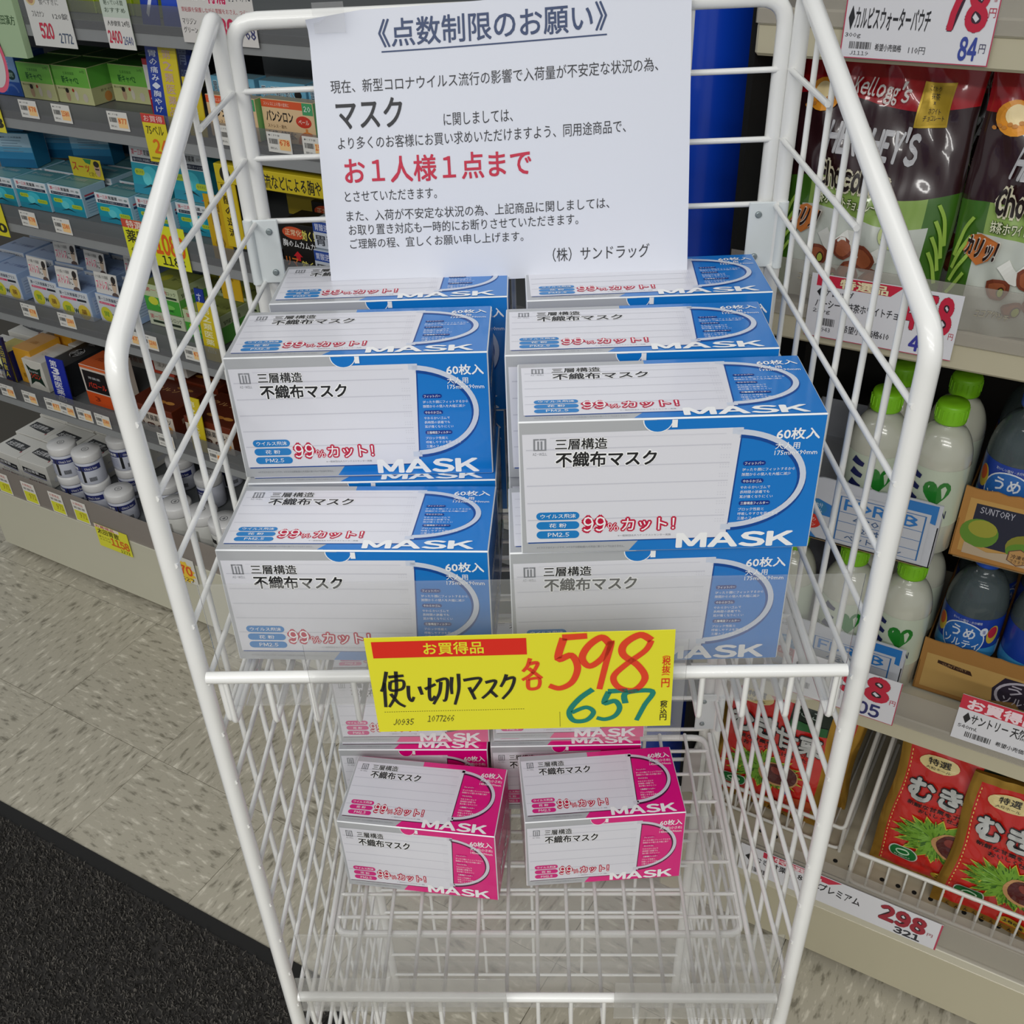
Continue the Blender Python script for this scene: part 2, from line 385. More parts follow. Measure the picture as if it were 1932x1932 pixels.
# ---- wire shelves
def wire_shelf(yf, zr, zf, x0, x1, yb, label):
    t = empty('wire_shelf', (0, 0, zf), 0, label, 'shelf', 'wire shelves of the display rack')
    Z = lambda z: z - zf
    MB().tube([(x0, yf, Z(zr)), (x1, yf, Z(zr))], .0044, ENAMEL, 10).obj('front_rail', t)
    yr = yf+(.05 if zr > .9 else .098)
    fr = [(x0+.012, yr, -.006), (x1-.008, yr, -.006), (x1-.008, yb, -.006), (x0+.012, yb, -.006)]
    q = []
    for i in range(4):
        p = Vector(fr[i]); a = (Vector(fr[i-1])-p).normalized(); b = (Vector(fr[(i+1) % 4])-p).normalized()
        for k in range(6): u = k/5; q.append((p+a*.016)*(1-u)**2 + p*2*u*(1-u) + (p+b*.016)*u*u)
    MB().tube(q, .0038, ENAMEL, 8, closed=True).obj('tray_frame', t)
    wm = MB().tube(fillet([(0, yf, Z(zr)), (0, yf, 0), (0, yb, 0)], .004, 3), .0021, ENAMEL, 6).mesh('shelf_wire')
    cx = (x0+x1)/2+.003
    for k in range(-7, 8):
        link('shelf_wire', wm, t, (cx+k*.0294, 0, 0))
    for y in (-.256, -.229, -.19, -.15, -.11, -.07, -.035):
        if y < yb: MB().tube([(x0+.012, y, -.0042), (x1-.008, y, -.0042)], .0021, ENAMEL, 6).obj('cross_wire', t)
    for x, e in ((x0+.008, 1), (x1-.004, -1)):
        MB().tube(fillet([(x, yf+.002, Z(zr)), (x, yf+.002, 0), (x, yb, 0)], .006, 4), .0026, ENAMEL, 8).obj('side_rod', t)
    return t
wire_shelf(-.368, 1.0248, .9815, -.222, .207, -.012, 'upper white wire shelf under the blue mask boxes')
wire_shelf(-.372, .637, .5905, -.2175, .2065, -.012, 'lower white wire shelf under the pink mask boxes')

# ============================================================ mask boxes
SIL = M('#b4b6b9', .32, coat=.35, name='silver_card'); MASKW = M('#e3e3ea', .38, coat=.3, name='printed_mask_white')
PLEAT = M('#cfcfd8', .4, coat=.3); PLEAT2 = M('#d8d8e0', .4, coat=.3); GREYT = M('#8b8d92', .4); HALO = M('#fbfbfb', .4)
def mask_box_mesh(L, H, D, blue):
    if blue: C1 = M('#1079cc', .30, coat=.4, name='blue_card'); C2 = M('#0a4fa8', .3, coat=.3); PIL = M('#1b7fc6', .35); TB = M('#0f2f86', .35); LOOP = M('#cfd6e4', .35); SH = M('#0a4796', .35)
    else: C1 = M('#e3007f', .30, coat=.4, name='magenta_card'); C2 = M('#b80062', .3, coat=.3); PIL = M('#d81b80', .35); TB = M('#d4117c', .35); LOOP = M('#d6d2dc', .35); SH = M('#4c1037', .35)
    RED = M('#c3123f', .4); WH = M('#f6f6f6', .4); LEAF = M('#eceef0', .3)
    mb = MB(); mb.box(-L/2, L/2, 0, D, 0, H, LEAF, c=.0008, mats={'front': SIL, 'top': SIL, 'right': C1, 'left': SIL, 'back': C1, 'bottom': C2})
    e = .0009
    faces = [Flat((-L/2+e, 0, e), (L-2*e, 0, 0), (0, 0, H-2*e)), Flat((-L/2+e, e, H), (L-2*e, 0, 0), (0, D-2*e, 0))]
    for fi, S in enumerate(faces):
        # colour field right of and below the pictured mask
        mb.poly(S, [(.375, 0), (1, 0), (1, 1), (.45, 1), (.45, .9), (.60, .86), (.60, .09), (.41, .09)], C1, 1)
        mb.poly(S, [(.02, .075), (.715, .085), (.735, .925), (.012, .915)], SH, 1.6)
        mb.poly(S, [(.015, .085), (.71, .095), (.73, .93), (.008, .92)], MASKW, 2.4)
        for v in (.80, .665, .53, .395, .26): mb.poly(S, [(.02, v), (.70, v+.008), (.70, v+.016), (.02, v+.010)], PLEAT, 3.0)
        for i in range(9):
            v = .22+i*.07; [mb.rect(S, .668+q*.009, v+p*.02, .672+q*.009, v+p*.02+.008, PLEAT2, 3.0) for q in range(4) for p in range(2)]
        mb.rect(S, .10, .885, .68, .893, PLEAT2, 3.0)
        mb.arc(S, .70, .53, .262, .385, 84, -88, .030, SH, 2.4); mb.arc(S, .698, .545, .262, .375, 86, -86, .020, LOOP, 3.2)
        mb.rect(S, .7, .885, .735, .93, LOOP, 3.2); mb.rect(S, .69, .155, .725, .2, LOOP, 3.2)
        # maker's square mark
        for r_ in ((.045,.80,.051,.885), (.058,.80,.064,.87), (.069,.80,.075,.87), (.082,.80,.088,.885), (.045,.877,.064,.887), (.066,.877,.088,.887), (.045,.80,.088,.808)): mb.rect(S, *r_, GREYT, 4)
        mb.text(S, 'AI-WILL', .042, .765, .09, .785, GREYT, 4, res=1)
        mb.text(S, '三層構造', .118, .805, .29, .885, BLACK, 4, bold=.026, halo=HALO, hb=.05)
        mb.text(S, '不織布マスク', .120, .675, .455, .785, BLACK, 4, bold=.036, halo=HALO, hb=.07)
        for (v, tx, a, b) in ((.265, 'ウイルス飛沫', .065, .187), (.19, '花 粉', .095, .155), (.115, 'PM2.5', .09, .165)):
            mb.pill(S, .050, v, .200, v+.062, PIL, 4); mb.text(S, tx, a, v+.014, b, v+.048, WH, 5, bold=.01, res=1)
        mb.text(S, '99', .214, .168, .292, .285, WH, 4, bold=.008, halo=RED, hb=.125)
        mb.text(S, '％', .299, .168, .335, .228, WH, 4, bold=.0, halo=RED, hb=.12)
        mb.text(S, 'カット！', .348, .165, .53, .265, WH, 4, bold=.006, halo=RED, hb=.125)
        mb.text(S, '※一般財団法人カケンテストセンター実施', .335, .118, .52, .135, GREYT, 4, res=1)
        mb.text(S, '※イラストはイメージです。※マスクは感染(侵入)を完全に防ぐものではありません。', .05, .028, .36, .05, GREYT, 3, res=1)
        mb.text(S, 'MASK', .545, .018, .945, .132, WH, 4, bold=.05)
        mb.rect(S, .375, -.002, .40, .0, WH, 2)
        mb.text(S, '60枚入', .845, .835, .985, .915, WH, 4, bold=.03)
        mb.text(S, '大人用' if blue else '大人用(小さめ)', .845, .765, .925 if blue else .985, .815, WH, 4, bold=.008)
        mb.text(S, '175mm×90mm' if blue else '145mm×90mm', .845, .722, .985, .755, WH, 4, bold=.008, res=1)
        y = .655
        for t1, ls in (('フィットバー', ('ぴったり顔にフィットするから', '隙間からの侵入を大幅に減少')), ('やわらかゴム', ('やわらかいゴムで', '長時間の装着でも', '耳が痛くなりにくい')), ('三層構造フィルター', ('ブロック性能と', '呼吸しやすさを両立する', '三層のフィルター'))):
            u = .745; wd = .0105*len(t1)
            mb.pill(S, u, y-.006, u+wd+.012, y+.028, TB, 3.4); mb.text(S, t1, u+.006, y, u+wd+.006, y+.022, WH, 4, bold=.01, res=1); y -= .048
            for l in ls: mb.text(S, l, u, y, u+.0125*len(l), y+.024, WH, 4, res=1); y -= .036
            y -= .014
    mb.rect(faces[0], .45, .925, .47, .927, HALO, 3)
    # thumb tab at the front top edge: half round, joined to the lid
    S = faces[0]; P = [(.455+.05*math.cos(math.radians(180+i*15))*1.0, 1.0+.09*math.sin(math.radians(180+i*15))) for i in range(13)]
    mb.poly(S, P, HALO, 4.5); mb.poly(S, [(.455+(u-.455)*.93, 1-(1-v)*.93) for u, v in P], C1, 5.2); mb.rect(S, .50, .945, .518, 1.0, WH, 5.8)
    S = Flat((L/2, D-.004, .004), (0, 0, H-.008), (0, -(D-.008), 0)); S = Flat((L/2, .003, .003), (0, D-.006, 0), (0, 0, H-.006))
    mb.text(S, '三層構造 不織布マスク', .12, .62, .88, .72, WH, 2, bold=.02, res=1)
    mb.text(S, 'MASK', .2, .15, .8, .3, WH, 2, bold=.04, res=1)
    return mb.mesh('carton')
bm_ = mask_box_mesh(.19, .0992, .0852, True); pm_ = mask_box_mesh(.157, .0999, .0859, False)
def lid_mesh(L, D, H, m):
    return MB().box(-L/2+.004, L/2-.004, D-.0006, D+.0004, H-.03, H-.0008, m).mesh('lid_flap')
lb = lid_mesh(.19, .0852, .0992, M('#0a4fa8', .3, coat=.3)); lp = lid_mesh(.157, .0859, .0999, M('#b80062', .3, coat=.3))
def mask_box(me, lid, x, y, z, yaw, label, group, tilt=0.0):
    t = empty('mask_box', (x, y, z), yaw, label, 'box', group); t.rotation_euler = (tilt, 0, yaw)
    link('carton', me, t); link('lid_flap', lid, t)
TL = -.0291; SZ = lambda y: .9888 + TL*(y+.318) + .0
def bl(x, y, lev, yaw, label, dz=0): mask_box(bm_, lb, x, y, SZ(y) + lev*.0997*math.cos(TL) + dz, yaw, label, 'blue mask boxes on the upper shelf', TL)
h = .0029
bl(.0804, -.3182, 0, .0194, 'blue and silver mask box at the front right bottom, half behind the yellow price card')
bl(.0888, -.3178, 1, .0082, 'foremost upper blue mask box on the right, its whole front in view')
bl(-.1236, -.3148, 0, -.0405, 'blue mask box at the lower front left, its front behind the clear guard', .001)
bl(-.1205, -.222, 0, -.010, 'blue mask box under the upper left one, only a sliver of its front showing')
bl(-.1228, -.2107, 1, -.0076, 'blue mask box at the upper left, whole front in view above the lower front one')
bl(.079, -.2185, 0, .004, 'blue and silver mask box hidden behind the front right pair, bottom of the middle stack')
bl(.079, -.2190, 1, .0003, 'blue mask box on the right, second from the front, mainly its lid in view')
bl(-.116, -.110, 0, .006, 'blue and silver mask box at the back left, bottom of its stack')
bl(-.110, -.108, 1, .004, 'blue and silver mask box at the back left, its lid partly under the white notice')
bl(.094, -.1165, 0, .010, 'blue and silver mask box at the back right, bottom of its stack')
bl(.0944, -.1169, 1, .0171, 'blue and silver mask box at the back right, its lid partly under the notice')
def pk(x, y, lev, yaw, label): mask_box(pm_, lp, x, y, .5975 + lev*.1004, yaw, label, 'pink mask boxes on the lower shelf')
pk(-.1191, -.2345, 0, -.1284, 'pink and silver mask box turned slightly, front left on the lower shelf')
pk(.0653, -.2218, 0, .0768, 'pink and silver mask box front right on the lower shelf')
pk(-.130, -.132, 0, -.012, 'pink and silver mask box behind the turned one, lower of the rear left pair')
pk(-.128, -.122, 1, -.008, 'pink mask box on top of the rear left pair, just below the yellow card')
pk(.030, -.128, 0, .010, 'pink and silver mask box behind the front right one, lower of the rear right pair')
pk(.033, -.118, 1, .006, 'pink mask box on top of the rear right pair, just below the yellow card')

# ============================================================ clear guards, price card, notice
def guard(yf, zr, x0, x1, up, down, label, ya, mat):
    t = empty('clear_shelf_guard', (0, ya, zr), 0, label, 'guard', 'clear guards on the wire shelves')
    MB().box(x0, x1, 0, .0016, -down, up, mat, c=.0003).obj('guard_sheet', t)
    return t
g1 = guard(-.368, 1.0248, -.2175, .211, .070, .040, 'clear acrylic guard standing behind the front rail of the upper wire shelf', -.3555, ACRYL)
MB().box(-.205, .198, .0, .22, -.0405, -.0390, ACRYL).obj('floor_sheet', g1, (0, .002, 0))
g2 = guard(-.372, .637, -.2125, .208, .073, .040, 'clear acrylic guard standing behind the front rail of the lower wire shelf', -.3585, ACRYL)
MB().box(-.200, .195, .0, .22, -.0435, -.0420, ACRYL).obj('floor_sheet', g2, (0, .002, 0))
t = empty('clear_card_holder', (0, -.378, 1.0), 0, 'wide clear plastic pocket holding the yellow price card on the upper rail', 'card holder')
MB().box(-.149, .100, 0, .0010, -.03, .062, ACRYL, c=.0002).obj('pocket_sheet', t)
t = empty('clear_card_holder', (0, -.381, .64), 0, 'empty clear card holder at the left end of the lower shelf rail', 'card holder', )
MB().box(-.213, -.030, 0, .0010, -.012, .040, ACRYL2, c=.0002).obj('pocket_sheet', t)
t = empty('clear_card_holder', (0, -.381, .64), 0, 'empty clear card holder at the right end of the lower shelf rail, creased', 'card holder')
MB().box(.064, .205, 0, .0010, -.022, .034, ACRYL2, c=.0002).obj('pocket_sheet', t)
TAPE = sheet_plastic('sticky_tape', '#e4e4e4', .88, .2, .12)
# price card
YEL = M('#e6e02c', .5, name='yellow_price_card'); ORG = M('#e2401f', .45); GRN = M('#12806f', .45); RDB = M('#dd2413', .45)
card = MB(); O = Vector((-.1065, -.3812, .9845)); S = Flat(O, (.1985, 0, .0035), (-.0015, .001, .0842))
card.box(0, 1, 0, 1, 0, 1, YEL, T=Matrix(((S.U.x, 0, S.V.x, O.x), (S.U.y, .0007, S.V.y, O.y), (S.U.z, 0, S.V.z, O.z), (0, 0, 0, 1))))
card.rect(S, .022, .80, .525, .965, RDB, 2); card.text(S, 'お買得品', .19, .825, .385, .945, YEL, 3, bold=.025)
def hand(S, mb, glyph, u0, v0, u1, v1, wd, mat, sl=0):
    for st in glyph:
        mb.stroke(S, [(u0+(u1-u0)*x+sl*(y-.5), v0+(v1-v0)*y) for x, y in st], wd, mat, 3, taper=.25)
G = {'使': [[(.28,1),(.12,.6),(.0,.45)], [(.16,.7),(.15,0)], [(.35,.85),(1,.88)], [(.42,.72),(.42,.48),(.92,.52),(.95,.74),(.42,.72)], [(.68,1),(.66,.5),(.55,.25),(.3,0)], [(.4,.38),(.7,.12),(1,.0)]],
 'い': [[(.05,.8),(.1,.25),(.3,.05),(.42,.25)], [(.75,.75),(.95,.35)]],
 '切': [[(0,.55),(.48,.72)],[(.22,.95),(.2,.3),(.3,.15),(.45,.3)],[(.5,.82),(1,.87),(.95,.2),(.8,.12)],[(.72,.8),(.65,.4),(.38,0)]],
 'り': [[(.2,.9),(.15,.6),(.2,.35)],[(.75,1),(.78,.5),(.45,0)]], 'マ': [[(0,.82),(.98,.88),(.8,.6),(.5,.35)],[(.35,.55),(.72,.08)]],
 'ス': [[(.15,.82),(.8,.88),(.5,.4),(.02,.05)],[(.5,.42),(.97,.1)]], 'ク': [[(.38,1),(.25,.75),(.03,.5)],[(.32,.8),(.92,.85),(.75,.4),(.2,0)]],
 '各': [[(.45,1),(.3,.75),(.05,.58)],[(.4,.82),(.82,.84),(.5,.5),(0,.3)],[(.35,.68),(1,.34)],[(.3,.32),(.32,.02),(.8,.05),(.85,.34),(.3,.32)]],
 '5': [[(.28,.98),(1,1.0)],[(.32,.97),(.22,.58),(.6,.64),(.82,.4),(.7,.12),(.35,0),(.02,.06)]],
 '9': [[(.86,.88),(.6,1),(.25,.85),(.1,.62),(.35,.46),(.7,.62),(.9,.92),(.82,.5),(.72,0)]],
 '8': [[(.9,.9),(.6,1),(.25,.85),(.25,.66),(.65,.46),(.88,.22),(.65,.0),(.25,.06),(.08,.26),(.35,.48),(.78,.72),(.9,.9)]],
 '6': [[(.75,1),(.35,.72),(.06,.32),(.25,.02),(.68,.03),(.88,.28),(.6,.44),(.15,.28)]],
 '7': [[(.15,.58),(.12,.92),(.98,.95),(.8,.5),(.62,0)]]}
x = .03
for ch, wd, lo, hi in (('使', .09, .28, .66), ('い', .06, .33, .55), ('切', .085, .30, .60), ('り', .045, .29, .62), ('マ', .065, .32, .60), ('ス', .06, .34, .56), ('ク', .055, .34, .60)):
    hand(S, card, G[ch], x, lo, x+wd*.88, hi, .030, BLACK, .01); x += wd*.93+.004
hand(S, card, G['各'], .505, .44, .57, .76, .034, ORG)
hand(S, card, G['5'], .60, .44, .71, .97, .062, ORG, .02); hand(S, card, G['9'], .69, .42, .80, .95, .062, ORG, .02); hand(S, card, G['8'], .80, .40, .93, .965, .062, ORG, .02)
hand(S, card, G['6'], .655, .075, .755, .42, .050, GRN, .015); hand(S, card, G['5'], .755, .09, .845, .40, .050, GRN, .015); hand(S, card, G['7'], .83, .07, .93, .40, .050, GRN, .015)
for (tx, v0, v1, m, s_) in (('税', .655, .735, RDB, 1), ('抜', .575, .65, RDB, 1), ('円', .425, .515, RDB, 1.0), ('税', .205, .27, BLACK, .85), ('込', .14, .20, BLACK, .85), ('円', .065, .13, BLACK, .85)):
    card.text(S, tx, .963, v0, .963+.026*s_, v1, m, 3, bold=.02)
for v in (.745, .56, .275): card.arc(S, .975, v-.015, .014, .02, 20, 160, .003, RDB if v > .3 else BLACK, 3)
for i in range(60): card.rect(S, .03+i*.008, .222, .034+i*.008, .227, BLACK, 2)
for i in range(12): card.rect(S, .625, .02+i*.014, .627, .028+i*.014, BLACK, 2)
card.text(S, 'J0935', .055, .075, .125, .145, BLACK, 3, res=1, shear=.006); card.text(S, '1077266', .175, .105, .265, .175, BLACK, 3, res=1, shear=.006)
tag(card.obj('price_card'), 'yellow price card with handwritten red 598 and green 657 on the front rail', 'sign')
# notice (A4 paper, hanging from the back frame and resting on the boxes)
PAP = M('#dcdfe9', .6, name='copy_paper'); NAVY = M('#2b4069', .5); CRIM = M('#c4183f', .5); INK = M('#2a2b30', .55)
A = Vector((-.1625, -.0065, 1.371)); B = Vector((.1265, -.0065, 1.3795)); Cc = Vector((-.1617, -.060, 1.1755)); Dd = Vector((.1300, -.060, 1.1795))
def paper(u, v):
    p = (Cc*(1-u)+Dd*u)*(1-v) + (A*(1-u)+B*u)*v
    b = .004*math.sin(math.pi*v)*math.sin(2.2*u+.4) + .0015*math.sin(5*u)*v
    if v > .93 and u < .14: b += (v-.93)*(.14-u)*1.2
    return (p.x, p.y-b, p.z - b*.2)
SP = Curved(paper, (28, 20), .00025, 1.42)
nt_ = MB(); nt_.rect(SP, 0, 0, 1, 1, PAP, 0)
nt_.rect(Curved(lambda u, v: (lambda q: (q[0], q[1]+.0004, q[2]))(paper(u, v)), (28, 20), 0), 0, 0, 1, 1, PAP, 0)
for tx, u0, u1, va, vb, m, b, r in (('《点数制限のお願い》', .185, .782, .036, .128, NAVY, .018, 3), ('現在、新型コロナウイルス流行の影響で入荷量が不安定な状況の為、', .046, .915, .230, .276, INK, -.004, 2),
    ('マスク', .056, .235, .300, .402, INK, .022, 3), ('に関しましては、', .345, .53, .365, .410, INK, -.004, 2), ('より多くのお客様にお買い求めいただけますよう、同用途商品で、', .053, .83, .430, .476, INK, -.004, 2),
    ('お１人様１点まで', .066, .575, .508, .603, CRIM, .024, 3), ('とさせていただきます。', .060, .315, .630, .670, INK, -.004, 2), ('また、入荷が不安定な状況の為、上記商品に関しましては、', .060, .785, .703, .745, INK, -.004, 2),
    ('お取り置き対応も一時的にお断りさせていただきます。', .063, .70, .757, .799, INK, -.004, 2), ('ご理解の程、宜しくお願い申し上げます。', .063, .548, .812, .852, INK, -.004, 2), ('（株）サンドラッグ', .628, .895, .885, .940, INK, -.002, 2)):
    nt_.text(SP, tx, u0, 1-vb, u1, 1-va, m, 1.5, bold=b, res=r)
nt_.rect(SP, .190, 1-.146, .782, 1-.141, NAVY, 1.5)
ntc = nt_.obj('paper_notice'); tag(ntc, 'white paper notice in Japanese limiting masks to one per person, taped to the rack back', 'notice')
for (u, v) in ((.06, .985), (.94, .985)):
    p = paper(u, v); o = MB().box(-.012, .012, -.0004, 0, -.009, .012, TAPE).obj('tape_strip', ntc, (p[0], p[1]-.0008, p[2])); o['label'] = 'clear tape strip'
tag(MB().box(-.010, .010, -.0015, .0015, -.038, .038, M('#b9b2b0', .5), c=.0008).obj('grey_shelf_bracket', None, (.187, -.008, .523)), 'small flat grey plastic plate hanging on the rack back right of the pink boxes', 'plate')

# ============================================================ gondola helpers
UX, UY = math.cos(RZ), math.sin(RZ); NX, NY = -UY, UX
ORG_ = {'L': (-1.34, 1.218), 'R': (.38, .095)}
def loc(wh, s, n, z):
    o = ORG_[wh]; return (o[0]+UX*s+NX*n, o[1]+UY*s+NY*n, z)

# ---- printed cartons: design lists in unit coordinates of a face
def draw(mb, S, D, k0=1):
    for i, d in enumerate(D):
        k = k0 + i*.25 if len(D) > 8 else k0 + i*.5
        t = d[0]
        if t == 'r': mb.rect(S, d[1], d[2], d[3], d[4], M(d[5], .45), k)
        elif t == 't':
            o = d[7] if len(d) > 7 else {}
            o = dict(o); h_ = o.pop('halo', None)
            mb.text(S, d[6], d[1], d[2], d[3], d[4], M(d[5], .45), k, res=o.pop('res', 3 if o.get('bold', 0) >= .04 else 1), halo=M(h_, .45) if h_ else None, **o)
        elif t == 'e': mb.ell(S, d[1], d[2], d[3], d[4], M(d[5], .45), k)
        elif t == 'p': mb.poly(S, d[1], M(d[2], .45), k)
        elif t == 'pl': mb.pill(S, d[1], d[2], d[3], d[4], M(d[5], .45), k)
        elif t == 'a': mb.arc(S, d[1], d[2], d[3], d[4], d[5], d[6], d[7], M(d[8], .45), k)
        elif t == 'bars':
            r_ = random.Random(5); u = d[1]
            while u < d[3]:
                wv = r_.choice((.4, .8, 1.2))*.012*(d[3]-d[1])*2.2; mb.rect(S, u, d[2], min(d[3], u+wv), d[4], BLACK, k); u += wv*r_.choice((1.6, 2.1, 2.6))
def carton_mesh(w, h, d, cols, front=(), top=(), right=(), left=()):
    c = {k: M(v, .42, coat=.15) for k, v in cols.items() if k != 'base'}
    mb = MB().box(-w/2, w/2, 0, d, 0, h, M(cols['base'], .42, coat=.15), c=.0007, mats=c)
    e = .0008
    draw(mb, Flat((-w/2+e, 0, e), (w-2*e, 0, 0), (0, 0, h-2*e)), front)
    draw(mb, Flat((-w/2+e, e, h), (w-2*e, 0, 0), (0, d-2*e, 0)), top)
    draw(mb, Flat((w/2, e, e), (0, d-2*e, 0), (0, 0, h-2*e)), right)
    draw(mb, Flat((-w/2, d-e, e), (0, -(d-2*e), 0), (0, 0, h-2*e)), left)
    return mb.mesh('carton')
def put(me, name, wh, s, n, z, label, cat, group=None, yaw=0.0, tilt=0.0):
    o = bpy.data.objects.new(name, me); COL.objects.link(o); o.location = loc(wh, s, n, z); o.rotation_euler = Euler((tilt, 0, RZ+yaw), 'XYZ')
    return tag(o, label, cat, group)
def card_mesh(w, h, base, D, th=.0006, back=None, bend=0.0):
    mb = MB().box(-w/2, w/2, 0, th, 0, h, M(base, .4, coat=.2)); draw(mb, Flat((-w/2, 0, 0), (w, 0, 0), (0, 0, h), .00015), D); return mb.mesh('card')

# ============================================================ left gondola (medicine shelves)
GREY = M('#8d8f90', .5, noise=.05); DARKB = M('#1b1d1f', .7); CREAM = M('#c9c6b2', .42, coat=.2, noise=.03, scale=6); SHG = M('#6e7172', .5)
def glocal(S0, name, wh, label, cat, group=None):
    t = empty(name, loc(wh, 0, 0, 0), RZ, label, cat, group); return t
gl = glocal(0, 'medicine_gondola', 'L', 'long cream and grey gondola shelf full of stomach medicine, along the left and behind the rack', 'shelf')
gl['label'] = 'long grey medicine gondola with cream base running from left to behind the rack'
SX0, SX1 = 0.0, 1.62
MB().box(SX0, SX1, 0, .42, .012, .19, CREAM, c=.006).obj('base_panel', gl)
MB().box(SX0+.01, SX1-.01, .03, .40, 0, .014, DARKB).obj('plinth', gl)
MB().box(SX0+.004, SX1, .004, .42, .188, .2, SHG, c=.001).obj('deck', gl)
MB().box(SX0, SX1, .40, .43, .19, 1.75, M('#3b3f42', .6), c=.002).obj('back_panel', gl)
for x in (.02, .92, 1.60): MB().box(x-.012, x+.012, .385, .402, .2, 1.74, M('#55595b', .5), c=.001).obj('slotted_upright', gl)
def rail(wh, g, s0, s1, n, z0, z1, mat, slant=.012):
    mb = MB(); V = [(s0, n, z0), (s1, n, z0), (s1, n-slant*0+.0, z1), (s0, n, z1)]
    mb.box(s0, s1, n-.0012, n, z0, z1, mat, c=.0003)
    return mb.obj('clear_front_rail', g)
rail('L', gl, SX0+.004, SX1, -.001, .19, .262, RAILB)
ST = {'S2': (.442, .490, .045), 'S3': (.660, .705, .045), 'S4': (.866, .902, .045), 'S5': (1.066, 1.104, .045), 'S6': (1.222, 1.262, .045)}
for k, (zb, zt, n) in ST.items():
    so = empty('shelf_board'); so.parent = gl
    MB().box(SX0+.15 if k == 'S2' and False else SX0+.01, SX1-.005, n+.003, .395, zb-.006, zb+.010, SHG, c=.001).obj('board', so)
    MB().box(SX0+.01, SX1-.005, n+.0005, n+.004, zb-.018, zb+.012, GREY, c=.0006).obj('board_lip', so)
    rail('L', so, SX0+.01, SX1-.005, n, zb, zt, RAILP)
Z2, Z3, Z4, Z5, Z6 = .453, .671, .877, 1.077, 1.233
# tags
def price_tag_mesh(yel=True, num='980'):
    D = [('t', .08, .80, .55, .90, '#55575a', '●くすり錠'), ('bars', .08, .42, .45, .68)] + ([('r', .5, .15, .95, .70, '#f3c98a'), ('t', .52, .38, .93, .66, '#d8551e', num, {'bold': .03})] if yel else [('t', .5, .4, .9, .7, '#333333', num)]) + [('t', .1, .15, .4, .26, '#777777', '税込')]
    return card_mesh(.046, .029, '#dedcd6', D)
PT = [price_tag_mesh(True, n) for n in ('877', '1240', '678', '1580')]
tiers = {'S5': ('fifth', 1.071, (.528, .612, .748, .990, 1.090, 1.158, 1.30, 1.42)), 'S4': ('fourth', .867, (.434, .528, 1.20, 1.33)), 'S3': ('third', .667, (.345, .457, .640, .685, .80, .98)), 'S2': ('second', .445, (.170, .245, .320, .366, .420, .476, .575, .660, .80))}
ORD = ['leftmost', 'second from left', 'third from left', 'fourth from left', 'fifth from left', 'sixth from left', 'seventh from left', 'eighth from left', 'ninth from left']
for k, (nm, z, xs) in tiers.items():
    for i, s_ in enumerate(xs):
        put(PT[(i+len(k)) % 4], 'price_tag', 'L', s_, .0425, z+.001, f'small white price tag, {ORD[i]} on the {nm} medicine shelf rail from below', 'price tag', 'small price tags on the medicine shelf rails', yaw=random.uniform(-.03, .03))
ytm = card_mesh(.046, .056, '#e8e4dd', [('r', .05, .05, .95, .55, '#dcdc2a'), ('t', .1, .80, .8, .93, '#c55a50', 'お買得品'), ('t', .1, .62, .9, .74, '#666666', '胃腸薬'), ('t', .38, .22, .9, .48, '#a8901c', '971', {'bold': .02})])
for i, s_ in enumerate((.098, .192, .286, .364)):
    put(ytm, 'price_tag', 'L', s_, -.0035, .193, f'small white and yellow price tag, {ORD[i]} on the lowest rail', 'price tag', 'white and yellow tags on the lowest rail')
put(card_mesh(.105, .062, '#e3df2c', [('r', 0, .86, .75, 1, '#e8d8c8'), ('t', .04, .86, .6, .99, '#c0453a', 'お買得品', {'bold': .02}), ('t', .06, .60, .72, .84, '#54490f', '太田胃散', {'bold': .02}), ('t', .06, .42, .4, .50, '#8a8420', '胃もたれ'), ('t', .06, .30, .4, .38, '#8a8420', '210g'), ('t', .42, .24, .96, .56, '#dd6a1c', '1158', {'bold': .05}), ('t', .66, .04, .94, .18, '#6b641a', '1273', {'bold': .01})]),
    'price_card', 'L', .452, -.004, .142, 'yellow price card reading 1158 on the lowest rail', 'price card')
star = [(.60+.40*(1 if i % 2 else .78)*math.cos(i*math.pi/14), .42+.50*(1 if i % 2 else .8)*math.sin(i*math.pi/14)) for i in range(28)]
put(card_mesh(.105, .066, '#dcdad2', [('t', .05, .80, .5, .97, '#d98a8a', 'お買得品', {'bold': .02}), ('t', .05, .55, .3, .72, '#4a4a4a', '養命'), ('t', .05, .35, .3, .5, '#4a4a4a', '粉末'), ('p', star, '#efc93a'), ('t', .38, .32, .90, .68, '#e0571a', '570', {'bold': .05}), ('t', .55, .04, .9, .2, '#4a4630', '627', {'bold': .01})]),
    'price_card', 'L', .650, -.004, .134, 'white price card with yellow starburst reading 570 on the lowest rail', 'price card')

# --- lowest deck: stomach powder cartons and jars
OTA_F = [('p', [(.08, .70), (.9, .62), (.9, .38), (.5, .42), (.08, .48)], '#191b22'), ('p', [(.08, .46), (.5, .40), (.9, .36), (.9, .33), (.5, .37), (.08, .43)], '#35459a'), ('t', .12, .50, .66, .64, '#e9e9e9', '太田胃散', {'bold': .02}), ('t', .68, .47, .86, .55, '#e9e9e9', '〈分包〉'), ('t', .3, .24, .75, .30, '#777777', '胃もたれ・飲みすぎ'), ('t', .2, .08, .5, .17, '#8a2c2c', '飲みすぎ'), ('t', .55, .08, .85, .17, '#8a2c2c', '胃もたれ')]
OTA_T = [('p', [(.10, .72), (.85, .66), (.85, .30), (.45, .34), (.10, .42)], '#16181b'), ('t', .15, .42, .68, .62, '#dcdcdc', '太田胃散', {'bold': .02}), ('t', .70, .40, .82, .52, '#dcdcdc', '分包'), ('e', .86, .28, .02, .05, '#a33545')]
